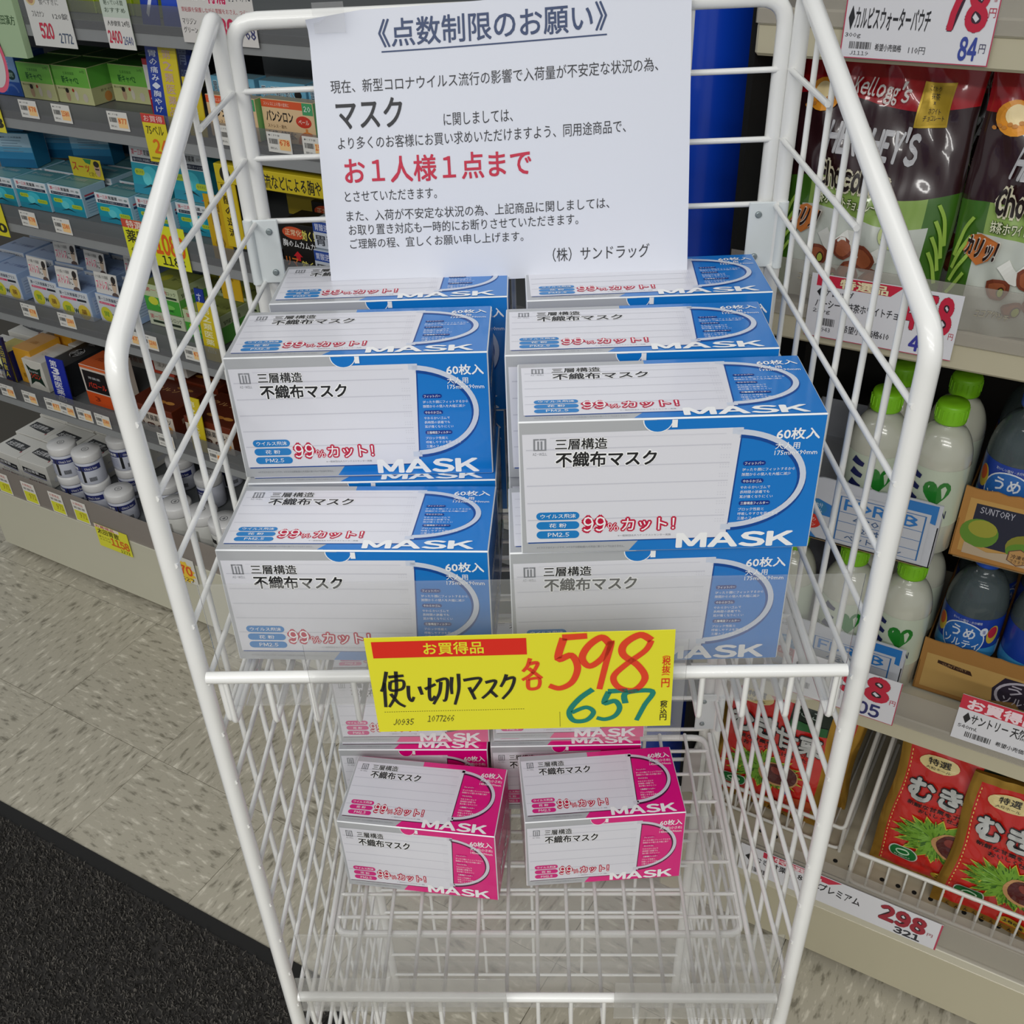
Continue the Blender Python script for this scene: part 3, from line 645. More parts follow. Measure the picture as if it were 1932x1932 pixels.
ota = carton_mesh(.098, .060, .082, {'base': '#dcdad2', 'right': '#d2d0c8'}, OTA_F, OTA_T, [('t', .2, .6, .8, .68, '#8b8fa0', '太田胃散'), ('r', .15, .2, .85, .4, '#c6c8cc')])
rowsO = [(.150, .050, 0), (.050, .050, 0), (.135, .136, .0), (.036, .136, .0), (.235, .140, .0), (.120, .222, 0), (.220, .226, 0), (.021, .222, 0), (.105, .308, 0), (.205, .310, 0), (.006+.05, .308, 0), (.305, .232, 0)]
nmO = ['front row right', 'front row left', 'second row middle', 'second row left', 'second row right', 'third row middle', 'third row right', 'third row left', 'back row middle', 'back row right', 'back row left', 'third row far right']
for (s_, n_, e_), nn_ in zip(rowsO, nmO):
    put(ota, 'medicine_box', 'L', s_, n_, .202, f'white powder medicine box with black band on the lowest deck, {nn_}', 'medicine box', 'white powder boxes on the lowest deck', yaw=random.uniform(-.03, .03))
JW = M('#d9d8d6', .35, coat=.2); JB = M('#272f6e', .4); JL = M('#b8bccc', .45); JG = M('#c9c8c2', .35)
def jar(r, h, white=False):
    root = empty('medicine_jar')
    hl = .020 if not white else .024
    prof = [(r*.96, 0), (r, .003), (r, h-hl-.004), (r*.9, h-hl)]
    mf = M('#c4c7d2', .35) if not white else M('#c5c5bf', .4)
    mb = MB().lathe(prof, mf, 28)
    cyl = Curved(lambda u, v: (r*1.004*math.cos(-math.pi/2+(u-.5)*3.0), r*1.004*math.sin(-math.pi/2+(u-.5)*3.0), .004+(h-hl-.010)*v), (18, 1), .0003, 1.6)
    if not white:
        mb.rect(cyl, 0, .70, 1, .98, JB, 1); mb.rect(cyl, .05, .10, .45, .66, JL, 1); mb.rect(cyl, .5, .05, .57, .98, BLACK, 1.2)
        mb.text(cyl, '太田胃散', .08, .76, .44, .92, WHITE, 2, res=1, bold=.02); mb.text(cyl, 'Ohta\'s Isan', .60, .76, .9, .90, WHITE, 2, res=1)
        for i in range(5): mb.rect(cyl, .1, .56-i*.09, .42, .58-i*.09, M('#8287a2', .5), 2)
        for i in range(8): mb.rect(cyl, .66+i*.022, .12, .672+i*.022, .34, BLACK, 2)
    else: mb.rect(cyl, .1, .72, .5, .90, M('#2c2c2c', .5), 1); mb.rect(cyl, .55, .05, .60, .9, M('#9a9a94', .5), 1); mb.text(cyl, '薬', .3, .75, .36, .88, WHITE, 2, res=1)
    mb.obj('body', root)
    lid = MB().lathe([(r*1.02, h-hl), (r*1.05, h-hl+.002), (r*1.05, h-.004), (r*1.0, h-.0005), (r*.3, h)], JW, 28)
    T_ = Flat((-r, -r, h), (2*r, 0, 0), (0, 2*r, 0), .0004)
    lid.arc(T_, .5, .5, .13, .13, 0, 360, .014, M('#3a3c48', .5), 2, 24); lid.text(T_, 'O' if not white else '漢', .45, .44, .55, .56, M('#3a3c48', .5), 2, res=1)
    lid.obj('lid', root); return root
def tree_copy(o, parent=None):
    c = o.copy(); COL.objects.link(c)
    if parent: c.parent = parent
    for ch in list(o.children): tree_copy(ch, c)
    return c
for (s_, n_, l_) in ((.105, .308, 'back row middle'), (.205, .310, 'back row right'), (.220, .228, 'third row right'), (.021+.005, .224, 'third row left'), (.056-.006, .310, 'back row left')):
    if l_ == 'back row left': s_ = .004
    put(ota, 'medicine_box', 'L', s_, n_, .2625, f'white powder medicine box stacked on the {l_} of the lowest deck', 'medicine box', 'white powder boxes on the lowest deck')
J0 = jar(.0305, .076); JWH = jar(.0325, .092, True)
used = {id(J0): False, id(JWH): False}
def put_tree(root, wh, s, n, z, yaw, label, cat, group):
    o = root if not used.get(id(root), True) else tree_copy(root); used[id(root)] = True
    if o is root: used[id(root)] = True
    o.location = loc(wh, s, n, z); o.rotation_euler = (0, 0, RZ+yaw); return tag(o, label, cat, group)
def put_first(root, *a):
    if root.get('placed'): o = tree_copy(root); o['placed'] = 1
    else: o = root; root['placed'] = 1
    wh, s, n, z, yaw, label, cat, group = a
    o.location = loc(wh, s, n, z); o.rotation_euler = (0, 0, RZ+yaw); return tag(o, label, cat, group)
for (s_, n_, z_, ya, lb_) in ((.291, .052, 0, .3, 'left, bottom of its pair'), (.289, .052, .0765, .1, 'left, upper one of its pair'), (.366, .056, 0, -.3, 'second pair, bottom one, blue band'), (.364, .056, .0765, .2, 'second pair, upper one, tallest standing'),
        (.448, .050, .0, .5, 'front right next to the rail'), (.390, .135, 0, .2, 'behind the upper pair, bottom'), (.388, .135, .0765, .5, 'behind the upper pair, upper one'), (.520, .125, .0, .8, 'behind the rack post'), (.585, .190, .0, -.6, 'rear right, alone'), (.470, .215, .0, .1, 'rear middle'), (.560, .275, .0, .4, 'rear right, deepest'), (.500, .290, .0, .4, 'rear, second deepest')):
    put_first(J0, 'L', s_, n_, .202+z_, ya, 'white lidded jar with blue label on the lowest deck, '+lb_, 'jar', 'blue labelled jars on the lowest deck')
for (s_, n_, lb_) in ((.622, .055, 'left one'), (.694, .060, 'middle one'), (.762, .055, 'right one, beside the yellow divider')):
    put_first(JWH, 'L', s_, n_, .202, 0.0, 'larger plain white jar behind the rack side mesh, '+lb_, 'jar', 'plain white jars on the lowest deck')

# --- second shelf
def cm(*a, **k): return carton_mesh(*a, **k)
yb = cm(.056, .085, .085, {'base': '#dba02c', 'top': '#d9992a'}, [('t', .2, .45, .8, .58, '#a8731a', '正露丸'), ('t', .2, .15, .5, .3, '#6d4a14', '糖衣')], [('t', .3, .4, .7, .55, '#b97a1c', '止瀉薬')])
put(yb, 'medicine_box', 'L', .178, .100, Z2, 'yellow ochre medicine box on the second shelf, front one', 'medicine box', 'yellow ochre boxes'); put(yb, 'medicine_box', 'L', .205, .195, Z2+.012, 'yellow ochre medicine box on the second shelf, rear one', 'medicine box', 'yellow ochre boxes')
sy = cm(.064, .072, .09, {'base': '#d8d5ca', 'top': '#dcdad4'}, [('p', [(.12, .85), (.35, .72), (.65, .72), (.88, .80), (.8, .48), (.9, .15), (.6, .28), (.4, .28), (.12, .12), (.22, .48)], '#173022'), ('t', .22, .58, .7, .67, '#d8d8d8', 'Resamiun', {'shear': .05}), ('t', .25, .38, .76, .56, '#d9402c', 'シロン', {'bold': .03})], [('t', .35, .35, .65, .5, '#a8a49a', 'シロンS')])
put(sy, 'medicine_box', 'L', .222, .088, Z2, 'off-white medicine box with green bow-shaped label on the second shelf', 'medicine box')
put(cm(.064, .072, .09, {'base': '#c9c7c0'}, [], [('r', .2, .1, .8, .3, '#b8b6ae')]), 'medicine_box', 'L', .262, .185, Z2, 'pale grey box behind the off-white one on the second shelf', 'medicine box')
ku = cm(.060, .074, .16, {'base': '#1d2023', 'top': '#1b1e20', 'right': '#23262a'}, [('pl', .12, .1, .62, .8, '#d6d6d6'), ('pl', .15, .13, .59, .77, '#1a1a1a'), ('t', .22, .2, .5, .72, '#e2e2e2', '百草丸', {'bold': .02})], [('pl', .2, .25, .75, .5, '#d0d0d0'), ('pl', .22, .27, .73, .48, '#222426'), ('t', .28, .31, .68, .44, '#d6d6d6', '薬の日野', {'bold': .01}), ('t', .3, .62, .66, .70, '#bdbdbd', '胃腸に')])
put(ku, 'medicine_box', 'L', .292, .100, Z2, 'long black medicine box with oval white print on the second shelf', 'medicine box')
put(card_mesh(.055, .118, '#1428a0', [('t', .2, .83, .6, .95, '#e6e6ee', '第', {'bold': .02}), ('t', .22, .68, .6, .81, '#e6e6ee', '3', {'bold': .05}), ('t', .2, .54, .65, .66, '#e6e6ee', '類', {'bold': .02}), ('t', .2, .40, .65, .52, '#e6e6ee', '医', {'bold': .02}), ('t', .2, .27, .65, .38, '#e6e6ee', '薬', {'bold': .02}), ('t', .2, .14, .65, .25, '#e6e6ee', '品', {'bold': .02})], th=.002), 'divider_card', 'L', .318, .074, .437, 'blue divider card with white vertical lettering and numeral 3 on the second shelf', 'divider card', tilt=-.05)
pa = cm(.082, .096, .07, {'base': '#d8cfc4', 'top': '#d9622a', 'right': '#cfc4b6'}, [('r', .06, .36, .94, .88, '#1a1414'), ('r', 0, .0, 1, .33, '#e0561c'), ('r', 0, .93, 1, 1, '#e06a33'), ('t', .18, .46, .86, .60, '#d93a22', 'パロール', {'bold': .03}), ('t', .25, .68, .7, .74, '#c9c9c9', '胃腸薬'), ('t', .3, .12, .5, .24, '#8a2a10', '3', {'bold': .02})], [('t', .25, .4, .8, .6, '#8a2810', 'パロール', {'bold': .02})])
put(pa, 'medicine_box', 'L', .417, .095, Z2, 'orange and black medicine box on the second shelf beside the blue divider', 'medicine box')
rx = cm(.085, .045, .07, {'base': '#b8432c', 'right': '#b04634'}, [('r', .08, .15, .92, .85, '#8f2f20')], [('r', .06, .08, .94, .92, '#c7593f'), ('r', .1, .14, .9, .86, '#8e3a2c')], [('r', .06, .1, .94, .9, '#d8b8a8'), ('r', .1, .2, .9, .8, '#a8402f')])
put(rx, 'medicine_box', 'L', .500, .20, Z2+.05, 'red medicine box stacked behind the orange one', 'medicine box'); put(cm(.085, .048, .07, {'base': '#a9a49c'}), 'medicine_box', 'L', .500, .20, Z2, 'plain grey box carrying the red medicine box', 'medicine box')
wx = cm(.095, .030, .11, {'base': '#bdb8b0'}, [('t', .1, .3, .7, .7, '#6b6660', '漢方胃腸')], [('r', .1, .15, .9, .85, '#aaa39c'), ('t', .15, .3, .8, .6, '#4a4642', '漢方胃腸薬')])
put(wx, 'medicine_box', 'L', .565, .175, Z2+.076, 'pale grey flat box on top of brown boxes on the second shelf', 'medicine box')
TNF = [('r', 0, .78, 1, 1, '#6b2a14'), ('r', 0, 0, 1, .78, '#cfc3b4'), ('t', .06, .48, .94, .70, '#222222', 'タナベ胃腸薬ウルソ', {'bold': .02}), ('pl', .12, .22, .30, .40, '#4a241c'), ('pl', .36, .20, .54, .38, '#4a241c'), ('pl', .60, .18, .78, .36, '#4a241c'), ('e', .88, .28, .07, .14, '#e0a348'), ('t', .15, .26, .27, .36, '#d8c8b8', '胃'), ('t', .39, .24, .51, .34, '#d8c8b8', '胆汁'), ('t', .63, .22, .75, .32, '#d8c8b8', '腸')]
TNT = [('r', .02, .03, .98, .97, '#582312'), ('e', .4, .25, .10, .05, '#c78a42'), ('e', .58, .24, .10, .05, '#b87a36'), ('e', .76, .25, .10, .05, '#c78a42'), ('t', .1, .6, .6, .72, '#c99a62', 'ウルソ'), ('e', .55, .8, .09, .04, '#a8743a'), ('e', .73, .8, .09, .04, '#b07a3a')]
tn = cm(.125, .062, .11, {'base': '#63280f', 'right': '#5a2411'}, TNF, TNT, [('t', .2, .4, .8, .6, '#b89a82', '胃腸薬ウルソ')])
for s_, n_, z_, l_ in ((.605, .066, 0, 'front left'), (.62, .185, 0, 'behind the front left one'), (.760, .070, 0, 'front right'), (.775, .19, 0, 'behind the front right one')):
    put(tn, 'medicine_box', 'L', s_, n_, Z2+z_, 'brown and cream medicine box with capsules on the second shelf, '+l_, 'medicine box', 'brown and cream boxes on the second shelf')
put(cm(.05, .075, .06, {'base': '#c9b83a', 'right': '#31241c'}, [('e', .4, .6, .3, .2, '#e8e6a0'), ('t', .2, .3, .8, .45, '#4a4a20', '整腸')], [], [('r', 0, 0, 1, 1, '#1b1f5a')]), 'medicine_box', 'L', .118, .090, Z2, 'pale yellow medicine box at the left end of the second shelf', 'medicine box')
put(card_mesh(.022, .115, '#15174a', [('t', .2, .74, .8, .86, '#d8c840', '太', {}), ('t', .2, .60, .8, .72, '#d8c840', '田', {}), ('t', .2, .46, .8, .58, '#d8c840', '胃', {}), ('t', .2, .32, .8, .44, '#d8c840', '散', {}), ('t', .2, .18, .8, .30, '#d8c840', 'A', {}), ('r', 0, 0, 1, .12, '#5a3a2c')], th=.006), 'divider_card', 'L', .140, .075, .453, 'narrow navy upright card with yellow lettering at the left end of the second shelf', 'divider card', tilt=-.05)
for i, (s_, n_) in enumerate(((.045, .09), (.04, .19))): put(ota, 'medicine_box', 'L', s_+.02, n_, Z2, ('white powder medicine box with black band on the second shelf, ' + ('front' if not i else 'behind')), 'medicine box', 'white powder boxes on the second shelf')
def divider(s_, n_, z_, w_, h_, label, txt='第2類医薬品', base='#d3bd1c', ink='#e9e6b4', tilt=-.05):
    D = []; m_ = len(txt)
    for i, ch in enumerate(txt): v1 = .93 - i*(.80/m_); D.append(('t', .2, v1-.62/m_, .68, v1, ink, ch, {'bold': .02}))
    root = put(card_mesh(w_, h_, base, D, th=.0018), 'divider_card', 'L', s_, n_, z_, label, 'divider card', None, 0, tilt); return root
divider(.742, .055, .452, .040, .118, 'yellow divider card with pale vertical lettering on the second shelf right of the brown boxes')
grn = cm(.075, .11, .09, {'base': '#3c9a34', 'right': '#2f8a2c'}, [('r', 0, .45, 1, .95, '#58b044'), ('r', .1, .6, .8, .8, '#e06a3c'), ('t', .1, .3, .9, .45, '#f0f0e0', 'ガスター', {'bold': .02}), ('e', .5, .16, .3, .08, '#cfe6b8')])
put(grn, 'medicine_box', 'L', .885, .09, Z2, 'green medicine box seen between the left mask stack and the side mesh', 'medicine box', None)
for i, (s_, n_, c1, c2, t1) in enumerate(((1.41, .10, '#e0e0d8', '#34a044', 'キャベジン'), (1.50, .10, '#2fa043', '#e8e8e0', '不快な'), (1.60, .10, '#d8d020', '#333333', '胃腸'))):
    put(cm(.085, .10, .09, {'base': c1}, [('r', .05, .5, .95, .9, c2), ('t', .1, .55, .9, .8, '#f4f4f0', t1, {'bold': .02}), ('r', .05, .1, .95, .3, '#c9c9c0')]), 'medicine_box', 'L', s_, n_, Z2, ['white and green', 'green and white', 'yellow and dark'][i]+' medicine box seen through the gap between the mask stacks', 'medicine box')

# --- third shelf
POPH = lambda: [('t', .06, .72, .62, .88, '#444444', 'いつも飲んでる胃腸薬'), ('t', .05, .22, .55, .62, '#d8496a', 'ストレス', {'bold': .02, 'halo': '#f4e6e8'}), ('t', .56, .22, .72, .55, '#333333', 'に', {}), ('e', .84, .50, .10, .36, '#ccb49c'), ('e', .84, .74, .10, .18, '#2c2522'), ('r', .76, .50, .92, .56, '#3a332f'), ('e', .84, .02, .14, .14, '#5b4a44')]
pop = card_mesh(.062, .042, '#d9d6d0', POPH())
PLF = [('t', .08, .80, .92, .92, '#1f2a4a', '第一三共胃腸薬プラス', {'bold': .015}), ('r', .08, .66, .6, .74, '#d9436c'), ('t', .12, .675, .5, .725, '#f0e4e8', '胃もたれに効く'), ('r', .62, .66, .92, .74, '#2c3038'), ('e', .24, .30, .19, .27, '#d9d63c'), ('t', .16, .22, .32, .40, '#6fa83a', '胃', {'bold': .02}), ('t', .44, .20, .58, .36, '#274a3a', 'W', {'bold': .05}), ('e', .76, .28, .19, .27, '#e3c94a'), ('t', .68, .20, .84, .38, '#7a4a2c', '腸', {'bold': .02}), ('t', .68, .56, .86, .60, '#cc5a30', 'さらに')]
pl_ = cm(.088, .060, .075, {'base': '#9fb8dc', 'front': '#d6dade', 'top': '#8fa9d2'}, PLF, [('t', .1, .4, .9, .55, '#5a6aa0', '第一三共胃腸薬')], [('r', .1, .2, .9, .8, '#b4c6de')] + [('r', .15, .25+i*.1, .85, .27+i*.1, '#8496b4') for i in range(5)])
for i, (s_, n_, l_, pp) in enumerate(((.225, .088, 'leftmost', 0), (.345, .090, 'second from left, with a pop card', 1), (.448, .078, 'third from left, with a pop card', 1), (.545, .090, 'fourth from left', 1), (.330, .175, 'behind the second', 1), (.430, .165, 'behind the third', 1), (.530, .178, 'behind the fourth', 1), (.235, .176, 'behind the leftmost', 0), (.31, .262, 'back row left', 1), (.415, .255, 'back row middle', 1), (.52, .27, 'back row right', 0), (.130, .090, 'far left, cut by the picture edge', 0), (.138, .178, 'far left, second row', 0), (.145, .262, 'far left, back row', 0))):
    put(pl_, 'medicine_box', 'L', s_, n_, Z3, 'pale blue medicine box with yellow circles, third shelf, '+l_, 'medicine box', 'pale blue medicine boxes on the third shelf', yaw=random.uniform(-.05, .05))
    if pp: put(pop, 'pop_card', 'L', s_-.008, n_+.004, Z3+.0605, 'small white pop card with a face on the pale blue box '+l_.split(',')[0], 'pop card', None, yaw=random.uniform(-.1, .1), tilt=-.1)
GF = [('r', 0, 0, 1, .55, '#4aa83a'), ('t', .08, .74, .7, .90, '#c33b54', '第一三共', {'bold': .01}), ('t', .5, .74, .95, .88, '#3a4a2a', 'センロック'), ('r', .5, .60, .95, .68, '#2c3a2a'), ('e', .25, .40, .14, .16, '#d6dc3c'), ('e', .6, .28, .25, .10, '#7fcb5c'), ('t', .4, .10, .8, .2, '#1d5c22', '胃腸薬')]
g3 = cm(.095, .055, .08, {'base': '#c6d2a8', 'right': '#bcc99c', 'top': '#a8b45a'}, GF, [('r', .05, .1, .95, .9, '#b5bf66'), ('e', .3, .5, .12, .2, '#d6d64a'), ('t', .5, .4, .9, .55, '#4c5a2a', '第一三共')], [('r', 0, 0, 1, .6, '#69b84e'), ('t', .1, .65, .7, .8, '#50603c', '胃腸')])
for s_, n_, z_, l_ in ((.650, .125, .030, 'upper one in front'), (.650, .125, -.0, 'lower one in front'), (.672, .215, .0, 'behind the pair'), (.760, .115, 0, 'to the right of the pair'), (.775, .205, 0, 'rear right')):
    if l_ == 'lower one in front':
        put(cm(.095, .028, .08, {'base': '#ccd2b8'}, [('t', .05, .5, .5, .85, '#c33b54', '第一三共', {'bold': .01}), ('t', .55, .5, .95, .85, '#3a4a2a', 'センロック'), ('r', .1, .2, .9, .4, '#2c3a2a')]), 'medicine_box', 'L', s_, n_, Z3, 'flat green and white medicine box under the green one on the third shelf', 'medicine box')
    else: put(g3, 'medicine_box', 'L', s_, n_, Z3+z_, 'green medicine box with leaf print on the third shelf, '+l_, 'medicine box', 'green medicine boxes on the third shelf')
divider(.838, .055, .668, .042, .112, 'yellow divider card with pale vertical lettering on the third shelf')
divider(.800, .080, .672, .022, .120, 'narrow blue divider card on the third shelf left of the yellow one', 'すっきり', '#1d3a96', '#c9d2ee')
MK = cm(.075, .075, .06, {'base': '#15120f', 'right': '#2a1c12'}, [('e', .38, .80, .32, .14, '#c9502a'), ('t', .14, .74, .60, .88, '#f0d8b0', '正常化', {'bold': .01}), ('t', .62, .68, .96, .90, '#e8dc6a', '効く！', {'bold': .03, 'halo': '#3a3010'}), ('t', .04, .48, .94, .64, '#e6e6e6', '胸のムカムカ', {'bold': .02}), ('p', [(.42, .40), (.55, .28), (.48, .28), (.48, .18), (.36, .18), (.36, .28), (.29, .28)], '#c8222a'), ('t', .06, .04, .4, .24, '#e07a2a', 'リマ', {'bold': .03}), ('t', .5, .06, .94, .2, '#e8dc6a', '効く！', {'bold': .03})])
put(MK, 'medicine_box', 'L', 1.072, .072, Z4, 'black medicine box with yellow and orange lettering at the left edge of the notice', 'medicine box')
put(MK, 'medicine_box', 'L', 1.078, .150, Z4+.01, 'black medicine box with orange print behind the other black one', 'medicine box')
BK = cm(.080, .044, .08, {'base': '#c6ccd6', 'top': '#a9b4bf', 'right': '#3a5a9a'}, [('r', 0, .6, .55, 1, '#2a4a9a'), ('t', .05, .66, .5, .92, '#d8dcf0', '胃酸逆流', {'bold': .01}), ('t', .05, .1, .6, .5, '#2a2d36', '胃酸', {'bold': .02}), ('t', .62, .1, .95, .5, '#9ab83a', '胃痛', {'bold': .03})], [('r', .05, .1, .95, .9, '#9fabb8')])
for i, (s_, n_, z_) in enumerate(((1.150, .060, 0), (1.150, .066, .045), (1.162, .15, 0), (1.162, .15, .045))):
    put(BK, 'medicine_box', 'L', s_, n_, Z4+z_, 'white and navy medicine box beside the black one left of the notice, '+['lower front', 'upper front', 'lower rear', 'upper rear'][i], 'medicine box', 'white and navy boxes')
put(cm(.05, .075, .05, {'base': '#d8571f'}, [('t', .15, .35, .9, .62, '#2a1a10', 'ヤクル', {'bold': .02})]), 'medicine_box', 'L', .985, .085, .801, 'small orange medicine box just left of the rear left mask box', 'medicine box')
put(cm(.06, .125, .05, {'base': '#5c4a34'}), 'medicine_box', 'L', .985, .085, .675, 'dull brown box under the small orange one', 'medicine box')

for i, (s_, n_, c1, c2, l_) in enumerate(((.055, .28, '#c9c4b8', '#3a3c40', 'back left'), (.145, .28, '#d6a838', '#8a5a1c', 'back, behind the yellow one'), (.34, .27, '#b9b4aa', '#8a4a2c', 'back, behind the black one'))):
    put(cm(.080, .085, .08, {'base': c1}, [('r', .1, .45, .9, .8, c2), ('t', .2, .15, .8, .3, c2, '胃腸薬')]), 'medicine_box', 'L', s_, n_, Z2, ['pale grey and black', 'amber and brown', 'grey and rust'][i]+' medicine box on the second shelf, '+l_, 'medicine box')
# --- fourth shelf
MF = [('r', 0, 0, 1, .66, '#1f9fb4'), ('r', 0, 0, 1, .20, '#2890ab'), ('t', .06, .83, .38, .95, '#cc2f4a', '第一三共', {'bold': .02}), ('t', .40, .83, .66, .95, '#26262c', '胃腸薬', {'bold': .02}), ('t', .70, .85, .82, .92, '#888888', '細粒'), ('e', .90, .88, .05, .04, '#8fa0a0'), ('r', .06, .68, .96, .78, '#1d2a44'), ('t', .09, .70, .9, .76, '#cfd6dc', '食べすぎに不快感にスーッと効く'), ('e', .5, .42, .22, .20, '#45c4d4'), ('e', .42, .34, .12, .14, '#67d6df'), ('pl', .08, .40, .36, .54, '#b9cf3a'), ('t', .12, .44, .32, .50, '#4a5a1a', '食べすぎ'), ('pl', .62, .26, .94, .40, '#b9cf3a'), ('t', .66, .30, .9, .36, '#4a5a1a', 'もたれに'), ('p', [(.25, .12), (.5, .24), (.72, .12), (.5, .18)], '#173c44')]
mt = cm(.090, .055, .06, {'base': '#9fc6d8', 'front': '#dfe3e6', 'top': '#5f9ca4', 'right': '#a9cbdc'}, MF, [('r', .04, .06, .96, .5, '#7fb2b4'), ('t', .1, .6, .7, .8, '#c9d6d6', '第一三共胃腸薬')], [('r', .1, .70, .6, .76, '#b54a5a'), ('r', .1, .58, .9, .66, '#25406a')] + [('r', .12, .12+i*.09, .88, .135+i*.09, '#6a9ab4') for i in range(5)])
for s_, n_, l_ in ((.296, .095, 'leftmost of the front row'), (.388, .099, 'second in the front row'), (.480, .103, 'third in the front row'), (.608, .103, 'fourth in the front row'), (.702, .114, 'fifth in the front row'), (.795, .122, 'sixth in the front row, right end'),
        (.30, .165, 'second row left'), (.395, .168, 'second row, second'), (.488, .172, 'second row, third'), (.60, .172, 'second row, fourth'), (.40, .236, 'third row left'), (.495, .240, 'third row middle'), (.61, .240, 'third row right'), (.70, .19, 'second row right')):
    put(mt, 'medicine_box', 'L', s_, n_, Z4, 'teal and white medicine box on the fourth shelf, '+l_, 'medicine box', 'teal medicine boxes on the fourth shelf', yaw=random.uniform(-.02, .02))
mtall = cm(.090, .082, .045, {'base': '#3f98a8', 'front': '#dfe3e6', 'top': '#4c8f9a', 'right': '#2e8594'}, MF + [('p', [(.72, .04), (.98, .16), (.98, .04)], '#c22a4e')])
put(mtall, 'medicine_box', 'L', .690, .128, Z4+.056, 'taller teal medicine box standing tilted on the front row, left one', 'medicine box', None, tilt=-.12)
put(mtall, 'medicine_box', 'L', .786, .132, Z4+.056, 'taller teal medicine box standing tilted on the front row, right one', 'medicine box', None, tilt=-.12)
grad = [('r', 0, 0, 1, .25, '#14648f'), ('r', 0, .25, 1, .45, '#2a83b2'), ('r', 0, .45, 1, .6, '#5fa3c6'), ('r', 0, .6, 1, 1, '#a3c2d4')] + [('r', .2, .78-i*.08, .75-.1*(i % 2), .80-i*.08, '#6a88a0') for i in range(5)] + [('t', .2, .86, .8, .91, '#3d5064', '■第一三共胃腸薬')]
bb_ = cm(.085, .066, .045, {'base': '#2f86ad', 'top': '#6d9fb4', 'right': '#2a7da5'}, grad)
for i, (s_, n_, z_, ya) in enumerate(((.300, .150, .056, .25), (.282, .155, .123, .25), (.345, .235, .056, .3), (.432, .225, .056, .3), (.335, .30, .056, 0), (.425, .305, .056, 0), (.51, .30, .056, .05), (.595, .295, .056, .05), (.27, .245, .123, 0), (.36, .305, .123, 0))):
    put(bb_, 'medicine_box', 'L', s_, n_, Z4+z_, 'blue shaded medicine box turned backwards on the fourth shelf, '+['front left, lower', 'front left, upper', 'second pair left', 'second pair right', 'back row first', 'back row second', 'back row third', 'back row fourth', 'top layer left', 'top layer right'][i], 'medicine box', 'backward facing blue boxes on the fourth shelf', yaw=ya)
su = card_mesh(.085, .036, '#d9c62c', [('t', .06, .30, .60, .72, '#c84a22', 'スーッ', {'bold': .03}), ('t', .55, .1, .78, .35, '#6a5a1a', 'と効く'), ('p', [(.45, .98), (.72, .98), (.66, .72), (.52, .78)], '#2f8a4a'), ('e', .86, .52, .09, .38, '#c9a78a'), ('e', .86, .78, .09, .16, '#2a2018'), ('r', .80, .48, .92, .56, '#40342c')])
put(su, 'pop_card', 'L', .490, .158, Z4+.056, 'yellow pop card with a face standing on the teal boxes, front one', 'pop card'); put(su, 'pop_card', 'L', .585, .245, Z4+.056, 'yellow pop card on the teal boxes further back', 'pop card')
put(card_mesh(.150, .075, '#dfe02a', [('r', 0, .80, .5, 1, '#c9503c'), ('t', .08, .80, .45, .98, '#f0e0d0', '特選品', {'bold': .02}), ('t', .04, .45, .2, .75, '#2b2b18', '薬', {'bold': .02}), ('t', .22, .45, .36, .75, '#2b2b18', '胃腸', {'bold': .02}), ('t', .06, .22, .3, .36, '#50501c', '60包'), ('t', .50, .32, .96, .78, '#e2641c', '1080', {'bold': .05}), ('t', .56, .06, .92, .28, '#33311a', '1188', {'bold': .03}), ('t', .05, .06, .4, .14, '#6a6a20', '第一三共胃腸薬')]),
    'price_card', 'L', .770, .041, .846, 'large yellow price card reading 1188 hanging on the fourth shelf rail', 'price card')
put(card_mesh(.052, .075, '#dfcf2a', [('r', 0, .82, 1, 1, '#c9403c'), ('t', .1, .84, .9, .97, '#f0d8d0', 'お買得', {}), ('t', .12, .58, .85, .76, '#4a4418', '75ベル', {'bold': .01}), ('t', .3, .2, .9, .48, '#e0701c', '24', {'bold': .04}), ('r', .1, .06, .6, .1, '#8a7f1c')]), 'price_card', 'L', .832, .041, 1.030, 'small yellow price card with red header hanging below the fifth shelf rail', 'price card')
bd = MB().box(-.16, .16, 0, .22, -.03, .0, M('#c9b41e', .5), c=.001); draw(bd, Flat((-.16, 0, -.03), (.32, 0, 0), (0, 0, .03)), [('t', .19, .12, .72, .85, '#22221a', '酸の逆流などによる胸やけ', {'bold': .02}), ('e', .07, .5, .035, .40, '#22221a')])
tag(link('header_board', bd.mesh('header_board'), None, loc('L', 1.10, .046, 1.040), RZ), 'yellow header board with black Japanese lettering under the fifth shelf', 'sign')
tag(MB().box(-.14, .14, 0, .004, 0, .075, M('#8f7d12', .6)).obj('backing_board', None, loc('L', 1.12, .16, .93), RZ), 'dark yellow backing board behind the header board', 'board')
divider(.958, .048, .905, .038, .110, 'yellow upright card with dark lettering left of the rack hinge', '胃酸の逆流', '#cdb21a', '#3a3010', tilt=0)
divider(.922, .050, .806, .046, .180, 'long yellow upright card below, left of the rack hinge', '胃の薬', '#c29c12', '#8a6c10', tilt=0)

